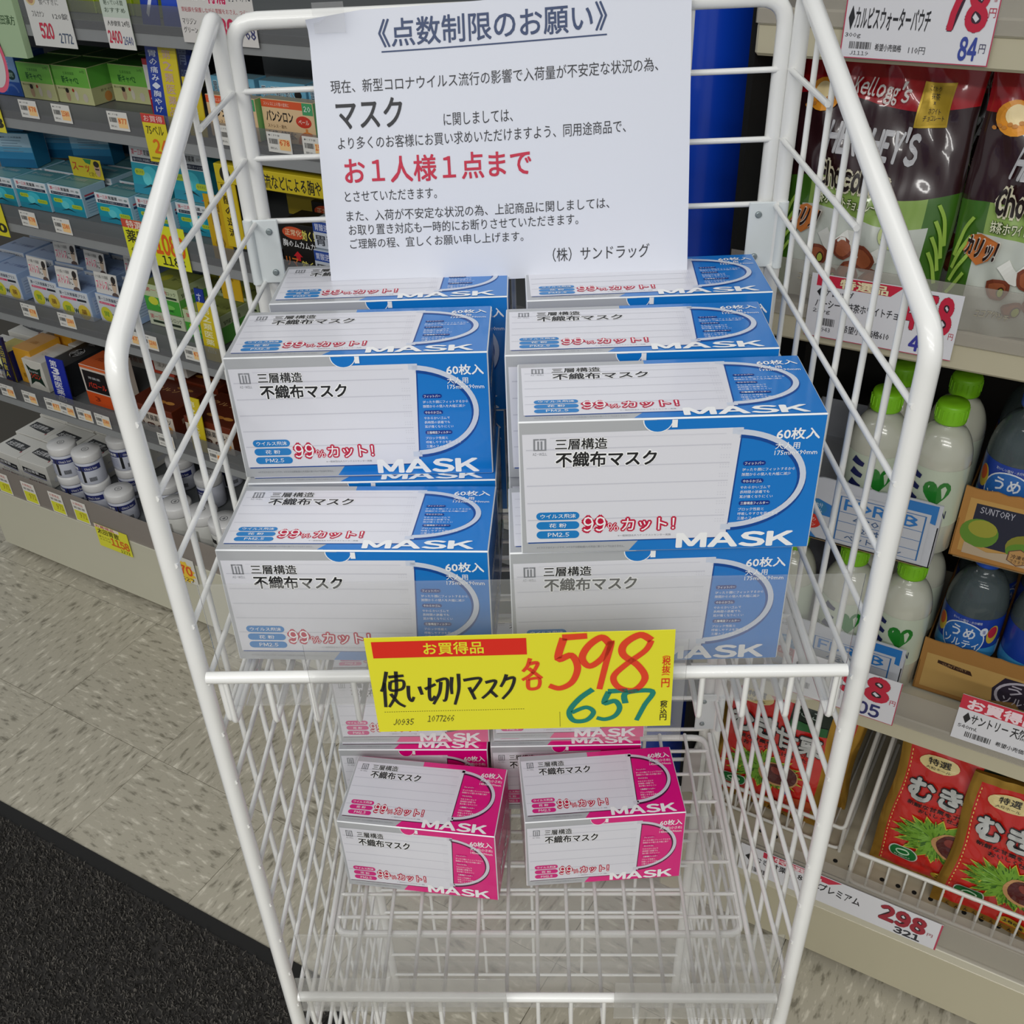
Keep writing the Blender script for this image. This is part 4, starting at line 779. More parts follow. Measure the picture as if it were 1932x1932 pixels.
# --- fifth shelf
cab = cm(.090, .062, .07, {'base': '#d6d8a0', 'top': '#4d9a34', 'right': '#b9b888'}, [('r', 0, .46, 1, 1, '#7cc850'), ('t', .30, .78, .62, .86, '#2f6a2a', '生薬胃腸薬'), ('t', .22, .54, .70, .74, '#14602a', '新キャベ2', {'bold': .03}), ('t', .8, .86, .94, .94, '#33502a', '30包'), ('e', .30, .20, .06, .16, '#c9a98a'), ('e', .30, .34, .05, .07, '#2a2420'), ('e', .55, .22, .05, .14, '#e3dccb'), ('e', .80, .18, .07, .12, '#d8d0c0'), ('e', .48, .36, .03, .05, '#b83a2a'), ('t', .05, .36, .4, .42, '#5a5a3a', '胃もたれ胸やけに')], [('r', .05, .1, .95, .9, '#448c2e')], [('r', 0, .46, 1, 1, '#5fae42'), ('t', .3, .3, .75, .38, '#5a5a3a', '新キャベ2'), ('e', .5, .15, .12, .14, '#c98a4a')])
for s_, n_, l_ in ((.455, .128, 'front left'), (.548, .130, 'front right'), (.645, .172, 'right and a little further back'), (.452, .204, 'behind the front left'), (.545, .206, 'behind the front right'), (.640, .25, 'rear right')):
    put(cab, 'medicine_box', 'L', s_, n_, Z5, 'green and cream medicine box on the fifth shelf, '+l_, 'medicine box', 'green and cream boxes on the fifth shelf')
put(cm(.085, .070, .07, {'base': '#3f74b8', 'right': '#2a58a8', 'front': '#7fa6d6'}, [('r', 0, 0, 1, .35, '#2c5ab0'), ('t', .1, .45, .6, .62, '#1a2230', 'シロン', {'bold': .03}), ('e', .78, .53, .14, .13, '#17403c'), ('t', .70, .47, .86, .59, '#b8d8c8', '微粒'), ('a', .7, .05, .22, .25, 10, 170, .05, '#5f80c4'), ('t', .2, .8, .8, .9, '#e8eef6', 'ふくらみに')]), 'medicine_box', 'L', .362, .130, Z5, 'light and dark blue medicine box at the left end of the fifth shelf', 'medicine box')
put(cm(.018, .088, .07, {'base': '#b01e2c', 'right': '#d8d4d0'}, [('r', 0, .45, 1, .9, '#dcd8d4'), ('t', .2, .1, .8, .4, '#e8c8c8', '大')]), 'medicine_box', 'L', .750, .125, Z5, 'thin red and white medicine box beside the blue divider on the fifth shelf', 'medicine box')
divider(.812, .078, Z5+.002, .034, .118, 'blue divider card with white vertical lettering on the fifth shelf', '胃の痛み・胸やけ', '#1d3fa4', '#dfe5f4', -.1)
divider(.866, .090, Z5+.002, .034, .124, 'second blue divider card behind the yellow ones on the fifth shelf', '胃腸薬', '#16328a', '#93a3d4', -.1)
divider(.862, .062, Z5+.002, .038, .125, 'yellow divider card with faded numeral 2 on the fifth shelf, left one', '第2類医薬品', '#d8c51c', '#c9a89a', -.08)
divider(.915, .052, Z5-.03, .036, .115, 'yellow divider card on the fifth shelf, right one, partly behind the rack post', '第2類医薬品', '#d0ba14', '#e0d8b0', -.05)
PS = [('r', 0, .82, 1, 1, '#dd5a30'), ('t', .05, .86, .55, .95, '#f2d8c8', 'ストレスによる胃の症状に', {}), ('r', .8, .72, 1, 1, '#4aa06a'), ('t', .83, .80, .96, .93, '#e8f2ea', '20', {'bold': .01}), ('t', .07, .50, .60, .75, '#1d1a18', 'パンシロン', {'bold': .035}), ('e', .80, .55, .15, .14, '#cc3a28'), ('t', .70, .49, .90, .60, '#f2dccc', 'ベール', {'bold': .02}), ('t', .08, .34, .45, .43, '#5a3c28', 'ストレス・疲れ'), ('t', .08, .10, .62, .28, '#241c14', '吐き気、食欲不振に', {'bold': .02}), ('a', .85, .02, .20, .30, 60, 180, .05, '#dd7a2c'), ('r', .82, .1, .86, .4, '#dd8a44')]
ps = cm(.100, .062, .02, {'base': '#e6c598', 'top': '#b8a98a', 'right': '#7ab86a'}, PS)
for s_, n_, z_, l_ in ((.985, .062, 0, 'left one, partly behind the rack post'), (1.088, .072, 0, 'right one, fully in view'), (1.215, .16, .062, 'stacked at the back beside the notice'), (1.20, .14, 0, 'right, behind the notice')):
    put(ps, 'medicine_box', 'L', s_, n_, Z5+z_, 'flat beige and orange medicine box, fifth shelf, '+l_, 'medicine box', 'beige and orange boxes on the fifth shelf')
bp = cm(.090, .078, .03, {'base': '#6fb2d0', 'top': '#8fb8c8'}, [('t', .05, .72, .75, .92, '#20405a', '胃の不調が続く', {'bold': .02, 'halo': '#dcecf2'}), ('e', .84, .70, .08, .13, '#e3c0a8'), ('e', .84, .80, .08, .08, '#1f1a18'), ('p', [(.74, .30), (.94, .30), (.89, .56), (.79, .56)], '#c9659a'), ('e', .2, .45, .1, .1, '#bfe0c8'), ('e', .44, .45, .1, .1, '#bfe0c8')])
for s_, l_ in ((.955, 'left one'), (1.055, 'middle one'), (1.150, 'right one')): put(bp, 'medicine_box', 'L', s_, .105, Z5, 'sky blue medicine box with a woman drawn on it behind the beige ones, '+l_, 'medicine box', 'sky blue boxes on the fifth shelf')
gy = cm(.11, .115, .12, {'base': '#8d9396', 'top': '#5b5f60', 'right': '#7c8284'}); 
for s_, l_ in ((1.09, 'right of the post'), (.96, 'left of the post')): put(gy, 'carton', 'L', s_, .235, Z5, 'plain grey carton at the back of the fifth shelf, '+l_, 'carton', 'plain grey cartons')
# --- sixth shelf and hanging labels
yg = cm(.080, .075, .07, {'base': '#b8d022', 'top': '#c8dc3a'}, [('r', 0, 0, 1, .45, '#8e9c34')])
for s_, l_ in ((.735, 'left one'), (.82, 'right one'), (.65, 'far left one')): put(yg, 'medicine_box', 'L', s_, .10, Z6, 'bright yellow green box on the sixth shelf, '+l_, 'medicine box', 'yellow green boxes on the sixth shelf')
put(card_mesh(.100, .090, '#d9d8d4', [('e', .16, .82, .13, .16, '#d8c28a'), ('e', .16, .78, .08, .09, '#b98a6a'), ('t', .35, .68, .8, .78, '#777777', '食べすぎに'), ('t', .12, .48, .40, .58, '#555555', 'フルカナン'), ('t', .60, .46, .95, .56, '#666666', '120錠'), ('t', .22, .14, .52, .38, '#c9304a', '520', {'bold': .05}), ('t', .64, .08, .94, .24, '#4a5a74', '2772', {'bold': .02})], th=.0008), 'price_card', 'L', .648, .040, 1.192, 'white price card reading 2772 hanging from the sixth shelf', 'price card')
put(card_mesh(.058, .085, '#c6d2c4', [('r', 0, 0, 1, .52, '#dedcd8'), ('t', .2, .84, .9, .92, '#4a5a4a', '食前に', {'bold': .02}), ('t', .15, .72, .85, .80, '#4a5a4a', '眠っている間'), ('t', .12, .60, .9, .68, '#4a5a4a', 'おすすめ'), ('t', .12, .38, .6, .47, '#444444', '人参健胃'), ('t', .66, .38, .95, .48, '#444444', '24包'), ('t', .06, .10, .54, .30, '#c9304a', '2400', {'bold': .04}), ('t', .60, .08, .95, .22, '#4a5a8a', '2640', {'bold': .02})], th=.0008), 'price_card', 'L', .803, .040, 1.198, 'pale green and white price card reading 2400 hanging from the sixth shelf', 'price card')
put(card_mesh(.145, .082, '#dcd8d4', [('t', .18, .70, .42, .95, '#4a4644', '痛む', {'bold': .03, 'halo': '#f4f2ee'}), ('t', .43, .66, .66, .99, '#c8285a', '胃痛', {'bold': .04, 'halo': '#f6e4ea'}), ('t', .70, .70, .98, .92, '#5a5a5e', '胸やけに', {'bold': .02, 'halo': '#f4f2ee'}), ('t', .05, .50, .95, .58, '#b8505a', '胃粘膜を保護しながら胃酸をおさえ、つらい'), ('t', .03, .30, .22, .40, '#444444', 'マリジン'), ('t', .03, .16, .22, .26, '#444444', 'グリーン'), ('t', .42, .14, .72, .42, '#c82a52', '880', {'bold': .05}), ('t', .78, .12, .98, .30, '#3c3f70', '968', {'bold': .03}), ('e', .09, .84, .08, .12, '#d8a888')], th=.0008), 'price_card', 'L', 1.010, .040, 1.216, 'white price card reading 968 hanging behind the top corner of the rack', 'price card')
put(card_mesh(.040, .085, '#1d3fae', [('p', [(.30, .72), (.42, .78), (.72, .48), (.42, .18), (.30, .24), (.52, .48)], '#e8ecf6')], th=.002), 'divider_card', 'L', .862, .052, 1.228, 'blue card with white arrow mark at the top left', 'divider card', None, -.1, -.1)
put(card_mesh(.042, .075, '#1d49c0', [], th=.002), 'divider_card', 'L', .908, .054, 1.228, 'plain blue card right of the arrow card', 'divider card', None, 0, -.1)
put(card_mesh(.060, .110, '#a9c29a', [('t', .1, .45, .9, .58, '#3c5a34', '太田漢方', {'bold': .02}), ('r', .1, .8, .9, .95, '#8eae7c')], th=.012), 'hanging_pack', 'L', .548, .032, 1.172, 'pale green pack hanging at the top left corner', 'pack')
rp = MB(); SF = Flat((-.05, 0, -.05), (.1, 0, 0), (0, 0, .1), .0003); rp.box(-.006, .006, .0004, .001, -.05, .05, M('#c9c9c9', .4)); rp.ell(SF, .5, .5, .36, .52, M('#e2607a', .5), 1, 32); rp.ell(SF, .5, .5, .29, .44, M('#d5d3d0', .5), 2, 32)
tag(link('round_pop_label', rp.mesh('round_pop_label'), None, loc('L', .487, .030, 1.165), RZ), 'pink rimmed oval label cut by the left edge of the picture', 'label')
put(card_mesh(.040, .085, '#e0d42a', [('r', 0, .8, 1, 1, '#c9403c'), ('t', .3, .1, .9, .3, '#2a2a18', '8', {'bold': .05})]), 'price_card', 'L', .432, .040, 1.040, 'yellow price card cut by the left edge, below the fifth shelf rail', 'price card')
put(card_mesh(.040, .085, '#e0d42a', [('r', 0, .8, 1, 1, '#c9403c'), ('t', .3, .1, .9, .3, '#2a2a18', '0', {'bold': .05})]), 'price_card', 'L', .345, .040, .838, 'yellow price card cut by the left edge, below the fourth shelf rail', 'price card')

# --- blue column between the gondolas
colm = MB().lathe([(.086, 0), (.088, .01), (.088, 1.74), (.086, 1.75)], M('#0a40bc', .25, coat=.5), 40).obj('blue_display_column', None, loc('L', 1.735, .045, 0)); tag(colm, 'glossy dark blue upright column between the two gondolas behind the notice', 'column')
dk = MB().box(-.09, .09, 0, .2, 0, 1.72, M('#020305', 1.0), c=.003).obj('dark_gap_panel', None, loc('L', 1.715, .15, 0), RZ); tag(dk, 'black panel standing in for the dark gap right of the blue column', 'panel')  # flat black box added in place of the shade in the gap

# ============================================================ right gondola (drinks and snacks)
gr_ = empty('snack_gondola', loc('R', 0, 0, 0), RZ, 'cream gondola on the right holding cereal bags, drinks and chestnut packs', 'shelf')
CR = M('#bfb89e', .42, coat=.2, noise=.03, scale=6); CR2 = M('#c9c4b0', .4, coat=.2)
RX0, RX1 = -.212, .95
MB().box(RX0, RX1, 0, .45, .012, .128, CR, c=.004).obj('base_panel', gr_)
MB().box(RX0+.01, RX1-.01, .04, .44, 0, .014, DARKB).obj('plinth', gr_)
MB().box(RX0, RX1, -.004, .012, .128, .150, CR2, c=.004).obj('base_moulding', gr_)
MB().box(RX0, RX1, .002, .008, .150, .200, CR2, c=.001).obj('front_strip', gr_)
MB().box(RX0, RX1, .004, .45, .190, .200, M('#b9b09a', .45), c=.001).obj('perforated_deck', gr_)
hm = MB().lathe([(.0034, 0), (.0034, .0006)], M('#0b0b0a', .9), 14).mesh('deck_hole')
for i in range(28):
    if i % 5 == 4: continue
    link('deck_hole', hm, gr_, (-.225+i*.0225, .033, .1999))
MB().box(RX0, RX1, .43, .45, .2, 1.75, M('#2c2a27', .8), c=.002).obj('back_panel', gr_)
MB().box(RX0, RX0+.006, .055, .43, .2, 1.75, M('#040405', 1.0)).obj('shade_end_panel', gr_)  # thin side sheet, its near-black colour paints the darkness inside the gondola
MB().box(RX0, RX1, -.0055, -.0042, .150, .236, RAILR, c=.0003).obj('clear_front_rail', gr_)
for k, (zb, zt, a0) in {'R2': (.465, .548, RX0+.005), 'R3': (.996, 1.085, RX0+.005), 'R4': (1.282, 1.345, -.205)}.items():
    so = empty('shelf_board'); so.parent = gr_
    MB().box(a0, RX1, .052, .42, zb+.002, zb+.020, CR2, c=.001).obj('board', so)
    MB().box(a0, RX1, .048, .056, zb-.004, zb+.026, CR, c=.003).obj('board_lip', so)
    MB().box(a0, RX1, .0455, .050, zb+.024, zb+.040, CR2, c=.002).obj('label_channel', so)
    MB().box(a0, RX1, .044, .0452, zb+.026, zt, RAILR, c=.0003).obj('clear_front_rail', so)
RZ2, RZ3 = .486, 1.017
def lab(w_, h_, D, s_, n_, z_, label, base='#dfdfe4'):
    return put(card_mesh(w_, h_, base, D, th=.0008), 'price_card', 'R', s_, n_, z_, label, 'price card')
EDG = [('r', 0, 0, 1, .012, '#b8405a'), ('r', .992, 0, 1, 1, '#b8405a'), ('r', 0, 0, .008, 1, '#b8405a')]
lab(.130, .075, EDG + [('t', .03, .32, .58, .58, '#2a2a2e', '◆カルピスウォーターパウチ', {'bold': .025}), ('t', .02, .225, .13, .285, '#4a4a4e', '300g', {'bold': .01}), ('bars', .06, .11, .21, .19), ('t', .07, .04, .20, .085, '#4a4a4e', 'J1119'), ('t', .24, .10, .42, .18, '#2a2a2e', '希望小売価格', {'bold': .01}), ('t', .47, .09, .58, .17, '#4a4a4e', '110円'), ('t', .66, .38, .93, .86, '#c0203e', '78', {'bold': .05, 'halo': '#3a2030', 'hb': .02}), ('t', .80, .06, .91, .30, '#3a4a9c', '84', {'bold': .05}), ('t', .94, .52, .985, .62, '#b8203e', '円'), ('t', .925, .14, .965, .24, '#3a3a5c', '円'), ('t', .955, .68, .975, .88, '#b8203e', '税抜')], -.056, .0425, 1.283, 'large white price card reading 78 and 84 at the top right')
lab(.152, .070, EDG[:1] + [('p', [(.04, .82), (.04, .99), (.62, .99), (.54, .82)], '#cc2440'), ('t', .20, .83, .52, .97, '#f0e2b8', '特選品', {'bold': .04, 'halo': '#7a1a24', 'hb': .03}), ('t', .05, .66, .30, .79, '#222226', '◆ケロッグ', {'bold': .015}), ('t', .05, .48, .66, .62, '#222226', 'ハーシー　抹茶ホワイトチョコ', {'bold': .015}), ('t', .04, .38, .16, .46, '#3a3a3e', '230g', {'bold': .01}), ('bars', .08, .20, .20, .32), ('t', .08, .10, .18, .17, '#444448', 'J3943'), ('t', .26, .14, .58, .26, '#222226', '希望小売価格610', {'bold': .01}), ('t', .64, .40, .95, .92, '#c2203e', '458', {'bold': .06, 'halo': '#3a1c26', 'hb': .02}), ('t', .72, .06, .93, .30, '#3a3c9c', '494', {'bold': .05}), ('t', .955, .32, .985, .42, '#b8203e', '円')], -.040, .0425, 1.004, 'white price card with red banner reading 458 under the cereal bags')
lab(.140, .075, EDG + [('t', .48, .44, .90, .95, '#c2203e', '98', {'bold': .06, 'halo': '#2a1c22', 'hb': .02}), ('t', .56, .06, .86, .34, '#2c2f6a', '105', {'bold': .04}), ('t', .93, .45, .98, .56, '#b8203e', '円'), ('t', .04, .6, .4, .85, '#222226', '◆ダカラ', {'bold': .01}), ('bars', .06, .2, .2, .34)], .002, .0425, .488, 'white price card reading 98 and 105 under the green capped bottles')
lab(.150, .074, [('r', 0, .70, 1, 1, '#cc2c44'), ('t', .06, .72, .60, .95, '#f4dce2', 'お買得品', {'bold': .05}), ('t', .05, .40, .95, .64, '#222226', '◆サントリー 天然水 うめソルティ', {'bold': .02}), ('t', .03, .28, .18, .36, '#3a3a3e', '540ml', {'bold': .01}), ('bars', .10, .10, .30, .22), ('t', .34, .12, .60, .22, '#222226', '希望小売価格', {'bold': .01}), ('t', .64, .12, .74, .22, '#444444', '131'), ('t', .78, .1, .96, .3, '#c2203e', '88', {'bold': .05})], .216, .0425, .504, 'white price card with red banner under the plum drink boxes')
lab(.290, .058, [('r', .992, 0, 1, 1, '#b8405a'), ('p', [(.12, .78), (.12, .99), (.52, .99), (.46, .78)], '#c52a48'), ('t', .18, .78, .42, .97, '#f0dce0', '特選品', {'bold': .03}), ('t', .03, .44, .42, .72, '#1e1e22', '◆むき甘栗１８０ｇ', {'bold': .025}), ('t', .42, .44, .62, .72, '#1e1e22', 'プレミアム', {'bold': .025}), ('bars', .05, .1, .16, .28), ('t', .72, .36, .93, .90, '#9c2436', '298', {'bold': .06, 'halo': '#30161c', 'hb': .02}), ('t', .80, .06, .92, .28, '#2a2a34', '321', {'bold': .05}), ('t', .945, .40, .97, .52, '#9c2436', '円')], .060, -.007, .148, 'long white price card reading 298 and 321 on the bottom rail')

# pouches: pillow surface with prints wrapped on it
def pouch(w, h, t, zones, D, seed, back, top_pinch=.85, wr=.0016):
    r_ = random.Random(seed); ph = [r_.uniform(0, 6) for _ in range(6)]
    def shape(u, v):
        a = max(0, math.sin(math.pi*min(max(u, 0), 1)))**.55; b = max(0, math.sin(math.pi*min(max(v, 0), 1)*.92+.06))**.5
        bulge = t*a*b*(1.15-.35*v)
        wrk = wr*(.5*math.sin((u*1.7-v)*19+ph[4])*math.sin((u+v*.6)*27+ph[5]) + math.sin(u*23+ph[0]+v*7)*math.sin(v*15+ph[1]) + .7*math.sin((u+v)*31+ph[2]) * (1-a*b*.6) + .8*math.sin(u*5-v*9+ph[3]))
        x = (u-.5)*w*(1 - .03*math.sin(math.pi*v)) + .002*math.sin(v*9+ph[4])
        return (x, -bulge + wrk*min(1, a*1.2), v*h + .003*math.sin(u*6+ph[5]))
    S = Curved(shape, (40, 52), .0009, w/h); mb = MB()
    nu, nv = 56, 80
    warp = .018 if w > .18 else 0
    V = [shape(i/nu, j/nv + warp*math.sin(i/nu*7)*math.sin(math.pi*j/nv)) for j in range(nv+1) for i in range(nu+1)]
    b0 = len(mb.v); mb.v.extend(V)
    for j in range(nv):
        for i in range(nu):
            u, v = (i+.5)/nu, (j+.5)/nv; m = zones(u, v)
            mb.f.append((j*(nu+1)+i, j*(nu+1)+i+1, (j+1)*(nu+1)+i+1, (j+1)*(nu+1)+i)); mb.m.append(mb.mi(m)); mb.sm.append(True)
    # back wall
    V2 = [(p[0], .004 + (-.25*p[1] if p[1] < 0 else 0), p[2]) for p in V]
    mb.add(V2, [(j*(nu+1)+i+1, j*(nu+1)+i, (j+1)*(nu+1)+i, (j+1)*(nu+1)+i+1) for j in range(nv) for i in range(nu)], back, True)
    ring = [i for i in range(nu+1)] + [j*(nu+1)+nu for j in range(1, nv+1)] + [nv*(nu+1)+i for i in range(nu-1, -1, -1)] + [j*(nu+1) for j in range(nv-1, 0, -1)]
    n2 = len(V)
    mb.add(V+V2, [(ring[i], n2+ring[i], n2+ring[(i+1) % len(ring)], ring[(i+1) % len(ring)]) for i in range(len(ring))], back, True)
    D(mb, S); return mb.mesh('pouch')
FO = dict(coat=1.0)
RD = M('#b01420', .3, **FO); MAR = M('#2f1519', .3, **FO); GRN1 = M('#3f6d1e', .3, **FO); GRN2 = M('#8fae54', .3, **FO); PWH = M('#c9cec4', .3, **FO); GOLD = M('#b98f3c', .28, metal=.75)
def kz(u, v):
    if v > .80: return RD
    if v > .485: return MAR
    if v > .38: return GRN2 if abs(u-.5) < .34 else GRN1
    return PWH if abs(u-.5) < .38 else GRN1
CH1 = M('#7a3a24', .5); CH2 = M('#9c5534', .5); CHG = M('#a9b84c', .45); SILV = M('#c2c2c6', .35); CREM = M('#d9d3b8', .4); GLD = M('#b99a2c', .35, metal=.4); SUN = M('#f0a030', .4); SUNW = M('#ffe9b0', .4)
def kd(mb, S):
    # scripted maker word, brand word, product word
    mb.text(S, "Kellogg's", .34, .80, .64, .885, M('#e3dfdc', .4), 3, bold=.03, shear=.02, halo=RD, hb=.03)
    mb.text(S, "HERSHEY'S", .24, .60, .74, .73, SILV, 2, bold=.05, shear=.03)
    mb.text(S, 'Chocobits', .20, .47, .62, .565, M('#1d0f0c', .4), 3, bold=.05, res=2, halo=CREM, hb=.10)
    mb.text(S, '抹茶ホワイトチョコレート', .20, .405, .60, .445, M('#e6e8c8', .4), 3, bold=.02, halo=M('#2f4a14', .4), hb=.06)
    mb.rect(S, .70, .735, .855, .892, GLD, 3); mb.rect(S, .71, .745, .845, .882, M('#b09226', .3, metal=.4), 3.6)
    for (t_, v0, v1, a, b) in (('こだわり', .862, .88, .73, .80), ('抹茶', .833, .857, .745, .80), ('×', .815, .828, .765, .78), ('ホワイト', .782, .803, .745, .81), ('チョコレート', .758, .778, .73, .83)): mb.text(S, t_, a, v0, b, v1, BLACK, 4.5, res=1)
    # sunrise and wheat
    mb.ell(S, .17, .80, .10, .06, SUN, 2); mb.ell(S, .17, .81, .055, .035, SUNW, 2.6)
    for i in range(9): mb.ell(S, .08+i*.024, .757+.004*i+(.008 if i % 2 else 0), .013, .007, M('#d08a3c', .45), 3.2, 8)
    # crunch words, splash, cocoa pieces
    mb.poly(S, [(.07, .31), (.16, .27), (.22, .30), (.27, .37), (.16, .39), (.10, .375)], M('#d07a3a', .4), 2.4)
    mb.text(S, 'カリッ！', .09, .30, .26, .375, M('#2a1510', .4), 3.4, bold=.05, shear=.02, halo=M('#e8e2d8', .4), hb=.05)
    mb.ell(S, .70, .335, .085, .055, M('#c3cf8e', .45), 2.6); mb.text(S, 'そのまま', .64, .345, .76, .365, M('#2a3a14', .4), 3.4, res=1, bold=.01); mb.text(S, 'おいしい！', .635, .31, .765, .332, M('#2a3a14', .4), 3.4, res=1, bold=.01)
    mb.stroke(S, [(.30, .30), (.38, .25), (.47, .30), (.55, .22), (.66, .26)], .05, M('#e3e3dc', .4), 2.6)
    for i, (u, v, ru, rv) in enumerate(((.30, .20, .065, .05), (.44, .25, .06, .045), (.57, .23, .065, .05), (.50, .16, .06, .045), (.63, .15, .06, .045), (.40, .13, .05, .035))):
        for dk_, q in ((CH1, 1.0), (CH2, .72)): mb.fan(S, (u, v), [(u+ru*q*math.cos(a)*(1+.12*math.sin(3*a+i)), v+rv*q*math.sin(a)*(1+.15*math.cos(2*a+i))) for a in [k*math.pi/6 for k in range(12)]], dk_, 3 + (0 if q == 1 else .6)+i*.05)
        if i in (0, 5, 3): mb.ell(S, u+.02, v-.005, .024, .022, M('#3d2013', .5), 4.2); mb.ell(S, u+.021, v-.005, .018, .017, CHG, 4.7)
    mb.text(S, 'ココアクランチ', .22, .085, .40, .112, M('#e3dfb8', .4), 4, res=1, bold=.02, halo=M('#2a1a10', .4), hb=.06)
    mb.arc(S, .70, .03, .10, .06, 10, 170, .006, M('#8a8f88', .5), 3)
    for k_ in range(4): mb.stroke(S, [(.90+.0*k_, .46-.06*k_), (.94, .40-.06*k_), (.97, .30-.05*k_)], .012, M('#9cc04e', .4), 3); mb.stroke(S, [(.10-.0*k_, .44-.07*k_), (.06, .38-.07*k_), (.03, .28-.05*k_)], .012, M('#9cc04e', .4), 3)
kb = pouch(.182, .262, .030, kz, kd, 3, GRN1, wr=.0026)
kb2 = pouch(.182, .262, .030, kz, kd, 9, GRN1, wr=.0026)
put(kb, 'cereal_bag', 'R', -.088, .105, RZ3+.002, 'glossy red, brown and green cereal bag behind the right side mesh, front left', 'bag', 'cereal bags on the right shelf', tilt=-.14)
put(kb2, 'cereal_bag', 'R', .094, .100, RZ3+.002, 'glossy red, brown and green cereal bag cut by the right edge of the picture', 'bag', 'cereal bags on the right shelf', tilt=-.12)
put(kb2, 'cereal_bag', 'R', .000, .185, RZ3+.002, 'cereal bag in shade between and behind the two front ones', 'bag', 'cereal bags on the right shelf', tilt=-.12)
put(kb, 'cereal_bag', 'R', -.080, .195, RZ3+.002, 'cereal bag hidden directly behind the front left one', 'bag', 'cereal bags on the right shelf', tilt=-.12)

# chestnut packs
CRD = M('#c01c14', .28, **FO); KBL = M('#16241a', .4)
def cz(u, v):
    if u < .075 or u > .925 or v < .05 or v > .95: return GOLD
    if v > .74 and u > .60: return KBL
    return CRD
def cdz(mb, S):
    LG = M('#b9bab6', .4); GR = [M('#4c7a1c', .5), M('#6d9a2c', .5), M('#2f5a14', .5)]
    r_ = random.Random(11)
    for i in range(30): mb.stroke(S, [(.09, .06+i*.029), (.09, .075+i*.029)], .006, M('#e2c06a', .4), 2, False)
    mb.ell(S, .30, .865, .15, .055, M('#d8c68a', .35), 2); mb.text(S, '特選', .22, .855, .38, .90, BLACK, 3, bold=.02); mb.text(S, '大粒ホール', .21, .825, .39, .843, BLACK, 3, res=1)
    mb.text(S, 'にこ', .66, .85, .84, .90, M('#9aa8a0', .4), 3, bold=.01); mb.rect(S, .62, .74, .92, .80, M('#1d5a28', .4), 2)
    mb.text(S, 'むき', .14, .60, .52, .74, LG, 3, bold=.06, halo=BLACK, hb=.06); mb.text(S, '甘栗', .53, .57, .90, .71, LG, 3, bold=.05, halo=BLACK, hb=.06)
    mb.text(S, '新鮮な甘栗を丁寧にむいて', .16, .545, .84, .575, BLACK, 3, bold=.02, res=1); mb.text(S, 'おいしく仕上げました', .26, .505, .80, .535, BLACK, 3, bold=.02, res=1)
    sp = [(.46+(.36 if i % 2 else .24)*math.cos(i*math.pi/18), .34+(.17 if i % 2 else .115)*math.sin(i*math.pi/18)) for i in range(36)]
    mb.fan(S, (.46, .34), sp, M('#c9b83c', .45), 2.2); mb.fan(S, (.46, .34), [(.46+(u-.46)*.93, .34+(v-.34)*.93) for u, v in sp], GR[1], 2.8)
    for i in range(240):
        a = r_.random()*6.28; q = r_.random()**.5; u, v = .46+.27*q*math.cos(a), .34+.125*q*math.sin(a); mb.stroke(S, [(u, v), (u+.05*math.cos(a), v+.024*math.sin(a))], .006, r_.choice(GR), 3.2+r_.random()*.4, False)
    mb.ell(S, .60, .34, .17, .095, M('#b98a5a', .5), 4); mb.ell(S, .61, .345, .145, .085, M('#4a0f10', .25, coat=.6), 4.5, 24); mb.ell(S, .57, .37, .05, .03, M('#7a2a22', .25, coat=.6), 5)
    mb.pill(S, .13, .125, .36, .215, M('#c9c9c0', .4), 3); mb.pill(S, .14, .130, .35, .210, M('#0f6a2c', .4), 3.6); mb.arc(S, .245, .178, .055, .022, 0, 360, .012, M('#b9d8b8', .4), 4.4); mb.text(S, '有機JAS', .18, .138, .31, .152, M('#b9d8b8', .4), 4.4, res=1)
    mb.ell(S, .60, .095, .12, .03, GLD, 3); mb.text(S, '180g', .52, .083, .68, .107, BLACK, 4, bold=.02); mb.ell(S, .83, .16, .12, .05, M('#a8431c', .45), 3)
    mb.rect(S, .66, .205, .74, .265, M('#1a3c9c', .4), 5.2); mb.text(S, '新鮮', .665, .215, .735, .255, LG, 6, res=1, bold=.02)
    for i in range(12): mb.text(S, 'ん', .12+i*.065, .018, .15+i*.065, .04, BLACK, 2, res=1, bold=.03)
cp = pouch(.178, .218, .018, cz, cdz, 21, GOLD, wr=.0015); cp2 = pouch(.178, .218, .018, cz, cdz, 33, GOLD, wr=.0018)
# ============================================================ wire baskets
def basket(s0, s1, n0, z0, zf, zb, label):
    w_ = s1-s0; t = empty('wire_basket', loc('R', s0, n0, z0), RZ, label, 'basket', 'white wire baskets on the bottom deck')
    BW = M('#d9d7cf', .35, coat=.2)
    dep = .30; hf, hb_ = zf, zb
    MB().tube(fillet([(0, dep, hb_), (0, .03, hf+.02), (0, 0, hf), (w_, 0, hf), (w_, .03, hf+.02), (w_, dep, hb_)], .008, 4), .0032, BW, 8).obj('top_rim', t)
    MB().tube(fillet([(0, dep, 0.004), (0, 0, .004), (w_, 0, .004), (w_, dep, .004)], .012, 4), .0028, BW, 8).obj('bottom_rim', t)
    for q in range(1, 12): x = w_*q/12; MB().tube(fillet([(x, 0, hf), (x, .0, .003), (x, dep, .003)], .004, 2), .0017, BW, 6).obj('basket_wire', t)
    for x in (0, w_):
        MB().tube([(x, 0, 0), (x, 0, hf)], .0028, BW, 6).obj('basket_wire', t)
        MB().tube([(x, .12, .004), (x, .12, hf+(hb_-hf)*.4)], .0017, BW, 6).obj('basket_wire', t)
        MB().tube(fillet([(x, dep, hb_*.55), (x, .03, hf*.75)], .01, 2), .0022, BW, 6).obj('basket_wire', t)
    return t
basket(.070, .360, -.0 + .004, .201, .070, .235, 'white wire basket with red chestnut packs at the lower right')
